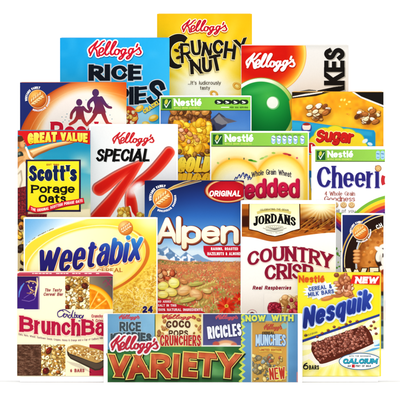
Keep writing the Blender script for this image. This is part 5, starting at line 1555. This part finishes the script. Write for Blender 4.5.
def variety_pack():
    b = Carton('cereal_box', 'green and blue selection box with large orange red VARIETY lettering, frontmost at the centre', 103.6, 313.8, 302.4, BASE[0], 0, card='ffffff', vis=382.5)
    b.grey = .13
    def fn(p):
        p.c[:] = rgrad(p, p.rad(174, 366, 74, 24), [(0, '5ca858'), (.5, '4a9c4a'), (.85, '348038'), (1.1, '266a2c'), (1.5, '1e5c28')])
        n = p.noise(7, 4, 1.5)
        p.put(sstep(.5, .9, n) * .45, '8cc47c')
        p.put(sstep(.5, .1, n) * .3, '1c5420')
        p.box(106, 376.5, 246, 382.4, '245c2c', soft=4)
        # blue ground at the right behind a zigzag edge
        zz = 243.2 + 1.9 * (np.abs(((p.Y - 314) / 6.4) % 1 - .5) * 4 - 1)
        p.put(np.clip((p.X - zz + 3.0) / .4, 0, 1), 'cfe04a')
        p.put(np.clip((p.X - zz - .2) / .4, 0, 1), rgrad(p, (p.Y - 314) / 68 + (n - .5) * .3, [(0, '5a9ccc'), (.5, '5498cc'), (1, '4886b8')]))
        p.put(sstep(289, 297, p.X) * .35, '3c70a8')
        p.box(296.6, 372, 297.8, 382, 'c87878', soft=.6)
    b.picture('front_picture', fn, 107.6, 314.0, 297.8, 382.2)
    def rice(p):
        p.c[:] = rgrad(p, (p.X - 107) / 48 + (p.noise(5, 6) - .5) * .2, [(0, '5c9cc8'), (1, '7cb8dc')])
    b.picture('small_pack_picture', rice, 107.6, 314.1, 154.6, 349.5, label='blue picture of a rice cereal pack')
    def coco(p):
        p.c[:] = rgrad(p, p.rad(178, 330, 26, 18), [(0, 'fbf0c8'), (.6, 'f6e6a8'), (1, 'ecd060'), (1.4, 'e0b83c')])
        p.bits(16, 156, 315, 168, 345, 1.0, 2.0, ['a8642c', '8c4a20', 'c8843c'], 3, edge='e8c050')
        p.bits(14, 191, 315, 201, 345, 1.0, 1.9, ['a8642c', '8c4a20', 'c8843c'], 5, edge='e8c050')
        p.box(154.4, 314, 155.6, 347, '8c6c2c', soft=.4)
    b.picture('small_pack_picture', coco, 155.2, 314.1, 201.4, 346.6, label='cream picture of a chocolate crunchers pack')
    def ric(p):
        p.c[:] = rgrad(p, (p.Y - 314) / 32 + (p.noise(5, 8) - .5) * .2, [(0, '3c3c74'), (1, '4c4c8c')])
        p.ell(226, 345, 10, 5, 'e8a068', soft=1.5); p.ell(226, 346, 7, 3, 'f6d8b0', soft=1.5); p.ell(216, 344, 3.4, 2.6, 'c84c3c', soft=1); p.ell(234, 345, 3, 2.4, 'd86c4c', soft=1)
        p.box(200, 314, 203, 348, 'e8e0b8', soft=.4)
        p.box(200, 345.2, 243, 348, 'dfe4d4', soft=.5)
    b.picture('small_pack_picture', ric, 201.4, 314.1, 241, 346.6, label='navy picture of a ricicles pack')
    def munch(p):
        p.c[:] = rgrad(p, (p.Y - 320) / 60 + (p.noise(4, 3) - .5) * .3, [(0, 'c8943c'), (.5, 'dc9c34'), (1, 'c89a3c')])
        p.bits(60, 252, 355, 271, 380, .9, 2.0, ['8c7a4c', 'c8a850', 'e8c468', '5c5c50', 'a88c44', '7c8c8c'], 6, edge='6c5428')
        p.bits(16, 268, 356, 282, 368, .8, 1.5, ['6a7c84', 'c8a850', 'a84c2c'], 7, edge='6c5428')
        p.box(250, 320, 252.2, 384, 'c8ccae', soft=.5); p.box(286.6, 320, 290, 384, '9cb8b8', soft=.6); p.box(250, 320, 290, 321.8, 'b8a870', soft=.5)
        p.ell(284, 326, 3, 3, '7cb8b8', soft=1)
    b.picture('small_pack_picture', munch, 251, 320.8, 288.2, 382.1, label='orange picture of a small munchies pack')
    k = b.ink()
    k.script(119, 314.6, 139.6, 320, .9, [(0, 'c43c4c', 0, 0)])
    k.done('small_brand_logo'); k = b.ink()
    k.script(162, 314.6, 196, 320, 1.1, [(0, 'c83034', 0, 0)]) 
    k.done('small_brand_logo'); k = b.ink()
    k.script(215.6, 314.6, 238, 320.2, 1.0, [(0, 'c84858', 0, 0)])
    k.done('small_brand_logo'); k = b.ink()
    k.script(264, 324, 282, 331, .9, [(0, 'c0402c', 0, 0)])
    k.done('small_brand_logo')
    k = b.ink()
    dk = [(.9, '9cc4d8', 0, 0), (0, '3c4c54', 0, 0)]
    k.text('RICE', 119.4, 141, 321.8, 331.4, 2.1, dk, gap=.5)
    k.text('KRISPIES', 110.4, 151.6, 333, 342, 2.4, dk, gap=.3, warp=lambda x, y: (x, y - .004 * (x - 131) ** 2 * (-1) + 0 - 1))
    br = [(.8, 'f8ecb8', 0, 0), (0, '5c3420', 0, 0)]
    k.done('small_pack_lettering'); k = b.ink()
    k.text('COCO', 166, 190.6, 321.2, 328.6, 1.9, br, gap=.5, warp=arch(166, 191, 1.0), cap='round')
    k.text('POPS', 168.6, 188.2, 330.2, 336.4, 1.4, br, gap=.5, cap='round')
    k.text('CRUNCHERS', 160.0, 200.8, 335.6, 345.2, 1.7, [(.6, 'f8ecb8', 0, 0), (0, 'c42420', 0, 0)], gap=.4, warp=lambda x, y: (x, y + (y - 340) * .012 * abs(x - 180) - .0))
    k.done('small_pack_lettering'); k = b.ink()
    k.text('RICICLES', 207.4, 241.4, 325.0, 337.4, 2.1, [(.9, '2c2c60', .2, .3), (0, 'e8eaf4', 0, 0)], gap=.5, warp=turn(224, 331, 6))
    k.done('small_pack_lettering'); k = b.ink()
    k.text('MUNCHIES', 255.6, 285.6, 334.8, 346, 1.3, [(1.0, '4878b0', .2, .3), (0, 'b4d4ec', 0, 0)], gap=.3, warp=arch(255, 286, .8))
    k.line([(259, 349.8), (268, 349.2), (282, 351)], 4.6, 'e8c040', cap='butt')
    k.text('LIMITED EDITION', 259.6, 281.4, 348.8, 351, .5, [(0, 'b8441c', 0, 0)], gap=.2)
    k.text('CEREAL', 262, 274.4, 331.6, 334.6, .8, [(0, '4c3820', 0, 0)], gap=.2)
    k.done('small_pack_lettering')
    k = b.ink()
    yl = [(1.0, '3c6c80', .3, .4), (0, 'd8e04c', 0, 0)]
    k.text('NOW', 245.4, 265.6, 314.8, 321.2, 1.8, yl, gap=.5, warp=lambda x, y: (x, y + .01 * abs(x - 269) - .0))
    k.text('WITH', 271.4, 293.6, 314.6, 321.2, 1.8, yl, gap=.5)
    k.done('slogan_lettering')
    # yellow burst with NEW
    k = b.ink()
    pts = []
    for i in range(26):
        r = 1 if i % 2 else .84
        pts.append((277.4 + 10.6 * r * math.cos(i / 26 * math.tau), 373.6 + 8.0 * r * math.sin(i / 26 * math.tau)))
    k.polygon(pts, C('e8c83c')); k.b.layer += 5e-5
    k.text('NEW', 269.2, 285.2, 367.4, 379.4, 1.7, [(.9, 'f8f0a0', 0, 0), (0, 'c8301c', 0, 0)], gap=.5, warp=turn(277, 373, 5))
    k.done('new_burst')
    k = b.ink()
    # two-metre title: dark edge, yellow rim, shaded orange red letters
    def oc(x, y):
        return rgrad(None, np.array((math.sin(x * .55) * .12 + (y - 352) / 26)), [(0, 'c8441c'), (.25, 'e4703c'), (.5, 'd04a22'), (.8, 'a82a16'), (1, 'b83418')])
    Lv = [(4.6, '1c2c14', .5, .9), (3.0, 'ead25c', 0, 0), (1.0, '6c1c10', .2, .2), (0, oc, 0, 0)]
    def put(ch, x0, x1, y0, y1, a, w=4.9):
        k.text(ch, x0, x1, y0, y1, w, Lv, gap=.5, warp=turn((x0 + x1) / 2, (y0 + y1) / 2, a))
    put('V', 109.6, 128.4, 355.4, 376.4, -3)
    put('A', 128, 148.6, 355.2, 377.6, 4)
    put('R', 151.2, 170, 354.4, 377.4, -2)
    put('I', 173.4, 177.8, 354.4, 377, -4)
    put('E', 183.4, 197, 353, 376.6, -4)
    put('T', 198.2, 216, 353.2, 376, -4)
    put('Y', 218.6, 238, 353.6, 377.4, -5)
    k.done('title_lettering')
    k = b.ink()
    k.script(111, 336, 158.6, 353.6, 1.9, [(3.2, 'ece6e6', 0, 0), (0, 'c41c34', 0, 0)])
    k.done('brand_logo')

def nesquik_pack():
    b = Carton('cereal_bar_box', 'yellow chocolate cereal bar box with rising navy Nesquik lettering and a NEW flash', 297.6, 272.6, 381, BASE[1], 1, card='f6e23c', vis=376, cat='cereal bar box')
    def fn(p):
        p.c[:] = rgrad(p, (p.X - 297) / 84, [(0, 'f6e22c'), (.5, 'f4e63c'), (1, 'f8e01c')])
        # white sky rays behind the title
        ang = np.arctan2(p.Y - 345, p.X - 340)
        low = p.Y - (341.4 - (p.X - 302) * .325)
        p.put(np.clip(low / .5, 0, 1), rgrad(p, .5 + .5 * np.sign(np.sin(ang * 22)) * .9, [(0, 'f8f4dc'), (1, 'f4ec86')]))
        p.put(np.clip(low / .5, 0, 1) * sstep(1.2, .3, p.rad(340, 345, 42, 26)) * .7, 'fbf8ee')
        p.put(sstep(358, 372, p.Y) * .8, rgrad(p, .5 + .5 * np.sin(ang * 22), [(0, 'f2e24a'), (1, 'f6eeb0')]))
        p.poly([(297, 330), (302.3, 326), (302.3, 377), (297, 377)], 'fdfdfa', soft=.3)
        # slanting navy rule
        p.poly([(302, 339.9), (380, 313.6), (380, 316), (302, 342.6)], '2c3c8c', soft=.3)
        # pieces of chocolate cereal where the picture is busy
        p.ell(344, 287.5, 9, 8.5, 'c87c44', soft=2.5); p.ell(343, 280, 5, 6, 'a85c34', soft=2)
        p.ell(327, 296.4, 6.6, 2.6, 'c8753a', ang=-14, soft=.6); p.ell(338, 294.8, 6, 3, 'b8683a', ang=-6, soft=.6); p.ell(351, 296, 3.4, 3, 'c87c44', soft=.6)
        p.bits(34, 336, 273.5, 352, 296, 1.2, 2.4, ['c4784a', 'b4643c', 'e0a888', '8c4428', 'ecc8a8', 'd8906c'], 3, edge='7c3820')
        # white burst
        pts = []
        for i in range(34):
            r = 1 if i % 2 else .78
            a = i / 34 * math.tau
            pts.append((320.4 + 18 * r * math.cos(a), 290.4 + 9.2 * r * math.sin(a) - math.cos(a) * 1.4))
        p.poly([(x + .4, y + .7) for x, y in pts], 'b8b878', soft=.5); p.poly(pts, 'eef2f8', soft=.4)
        p.ell(327.4, 298.4, 6.6, 2.4, 'c8753a', ang=-14, soft=.6); p.ell(326.6, 297.8, 4.4, 1.2, 'e0945a', ang=-14, soft=.8)
        # scattered puffs
        for x, y in ((328, 330), (334, 326.6), (339, 327.6), (346, 324), (350, 321.4), (357, 321), (371, 325.6), (375, 328), (370, 330), (376, 333.4), (317, 336.6), (322, 333), (373.6, 321.6), (305.6, 335)):
            p.ell(x + .2, y + .3, 1.5, 1.3, '4c1c10', soft=.5); p.ell(x, y, 1.2, 1.0, '8a4630', soft=.4); p.ell(x - .3, y - .4, .5, .3, 'c88c70', soft=.4)
        # milk and blue swoosh at the right
        p.ell(370, 346.6, 14, 4.6, '58a8d4', ang=-12, soft=1); p.ell(371, 344, 11, 2.6, 'dcecf4', ang=-16, soft=1); p.cap([(358, 351, .4), (366, 348, 1), (380, 346.6, .6)], 'f6fafc', soft=.6)
        p.cap([(361, 350.6, 1.2), (362.6, 346, .9), (361, 355, .6)], 'fbfbf6', soft=.6)
    b.picture('front_picture', fn, 297.8, 272.8, 379.6, 376.0)
    k = b.ink()
    # the chocolate bar, traced outline then its nubs
    k.polygon([(311, 352.4), (314, 362.6), (320, 366.6), (329, 365.4), (371, 349), (374, 345.6), (371.6, 338), (366, 331)], C('f4ece0'), smooth=True); k.b.layer += 5e-5
    k.polygon([(311.4, 347.6), (318, 341.6), (360, 326.8), (366.4, 327.6), (371.4, 334.6), (373, 341.4), (369.4, 345.6), (326, 363), (318, 361), (313.2, 354.6)], C('5c2418'), smooth=True); k.b.layer += 5e-5
    rnd = random.Random(8)
    for i in range(420):
        t = rnd.random(); u_ = rnd.uniform(-1, 1)
        x = 315.4 + t * 51 + u_ * 3.4; y = 352.4 - t * 17.4 + u_ * 8.6
        r = rnd.uniform(1.0, 2.0) * (1 if u_ < .5 else .8); base = C(rnd.choice(['8a4434', '7c3828', '9c5644', '6a2c20', 'a8604c']))
        for q, (sc, cc) in enumerate(((1.12, C('3c140e')), (1, base), (.5, np.clip(base + .2, 0, 1)))):
            ox = -.25 * r * (q == 2); oy = -.3 * r * (q == 2)
            k.polygon([(x + ox + r * sc * math.cos(a), y + oy + r * sc * .88 * math.sin(a)) for a in [math.tau * j / 9 for j in range(9)]], cc)
            k.b.layer += 2e-6
    k.done('cereal_bar_picture')
    k = b.ink()
    k.b.layer += 5e-5
    k.polygon([(352.6, 275), (380, 275.6), (379.6, 285), (350.2, 283.6)], C('dc2420')); k.b.layer += 5e-5
    k.text('NEW', 354.6, 377.4, 276.6, 283.4, 2.0, [(0, 'ffffff', 0, 0)], gap=.7, warp=arch(354, 377, 0, shear=.22, yb=283, slope=.0))
    k.done('new_flash')
    k = b.ink()
    k.text('Nestl\u00e9', 298.6, 324.6, 275.4, 282.6, 1.7, [(0, 'd8541c', 0, 0)], gap=.3, xh=.7)
    k.done('brand_logo')
    k = b.ink()
    bl = vgrad([(286, '3450b0'), (310, '22348c'), (330, '1c2870')])
    yb = 318
    wq = lambda x, y: (x + (yb - y) * .1, y - (x - 338) * .3)
    Ln = [(3.4, 'dfe6f4', 0, .3), (1.4, '8ca4d8', -.5, 0), (0, lambda x, y: bl(np.array(x), np.array(y)), 0, 0)]
    k.text('Nesquik', 302.6, 371.0, 297.4, 318.6, 4.3, Ln, gap=.9, warp=wq, cap='round', con=.2, xh=.68)
    k.done('title_lettering')
    k = b.ink()
    k.text('CEREAL &', 308.6, 332, 285.6, 289.8, .9, [(0, '344c94', 0, 0)], gap=.4, warp=turn(320, 289, 8))
    k.text('MILK BARS', 308, 334, 291, 295.2, .9, [(0, '344c94', 0, 0)], gap=.4, warp=turn(320, 293, 8))
    k.done('slogan_lettering'); k = b.ink()
    k.text('6', 303, 308.4, 362.4, 369.6, 1.2, [(0, '14141c', 0, 0)])
    k.text('BARS', 309, 319, 365.2, 369.6, .9, [(0, '14141c', 0, 0)], gap=.3)
    k.done('count_lettering'); k = b.ink()
    k.text('WHOLEGRAIN', 303.6, 317.6, 333.4, 335.2, .3, [(0, '4c5a3c', 0, 0)], gap=.1, warp=turn(310, 334, 17))
    k.done('small_print')
    k = b.ink()
    E = lambda rx, ry: [(360.4 + rx * math.cos(t / 48 * math.tau), 361.4 + ry * math.sin(t / 48 * math.tau)) for t in range(48)]
    E2 = lambda rx, ry: [(min(x, 379.4), y) for x, y in E(rx, ry)]
    k.polygon(E2(21.6, 8.6), C('3c6c94')); k.b.layer += 5e-5
    k.polygon(E2(20.8, 7.8), C('f4f8f8')); k.b.layer += 5e-5
    k.text('CALCIUM', 342.6, 377, 358.4, 363.4, 1.35, [(.6, '1c6c94', .2, .3), (0, '2ca0b4', 0, 0)], gap=.5, warp=arch(342, 377, 0, shear=.18, yb=363))
    k.text('WITH THE GOODNESS', 349, 371, 355.4, 356.8, .3, [(0, '5c5c64', 0, 0)], gap=.15)
    k.text('AS', 347.6, 350.6, 365, 367, .5, [(0, '3c3c44', 0, 0)], gap=.3); k.text('PINT OF MILK', 355.6, 371, 365, 367, .45, [(0, '5c5c64', 0, 0)], gap=.2)
    k.line([(351.8, 366), (354.8, 366)], 3.0, 'cc2c34', cap='butt')
    k.done('calcium_oval')

for f in (crunchy_pack, rice_pack, flakes_pack, sugar_pack, ready_pack, gold_pack, special_pack, shredded_pack, scotts_pack,
          alpen_pack, cheerios_pack, weetabix_pack, country_pack, weetos_pack, brunch_pack, variety_pack, nesquik_pack):
    f()
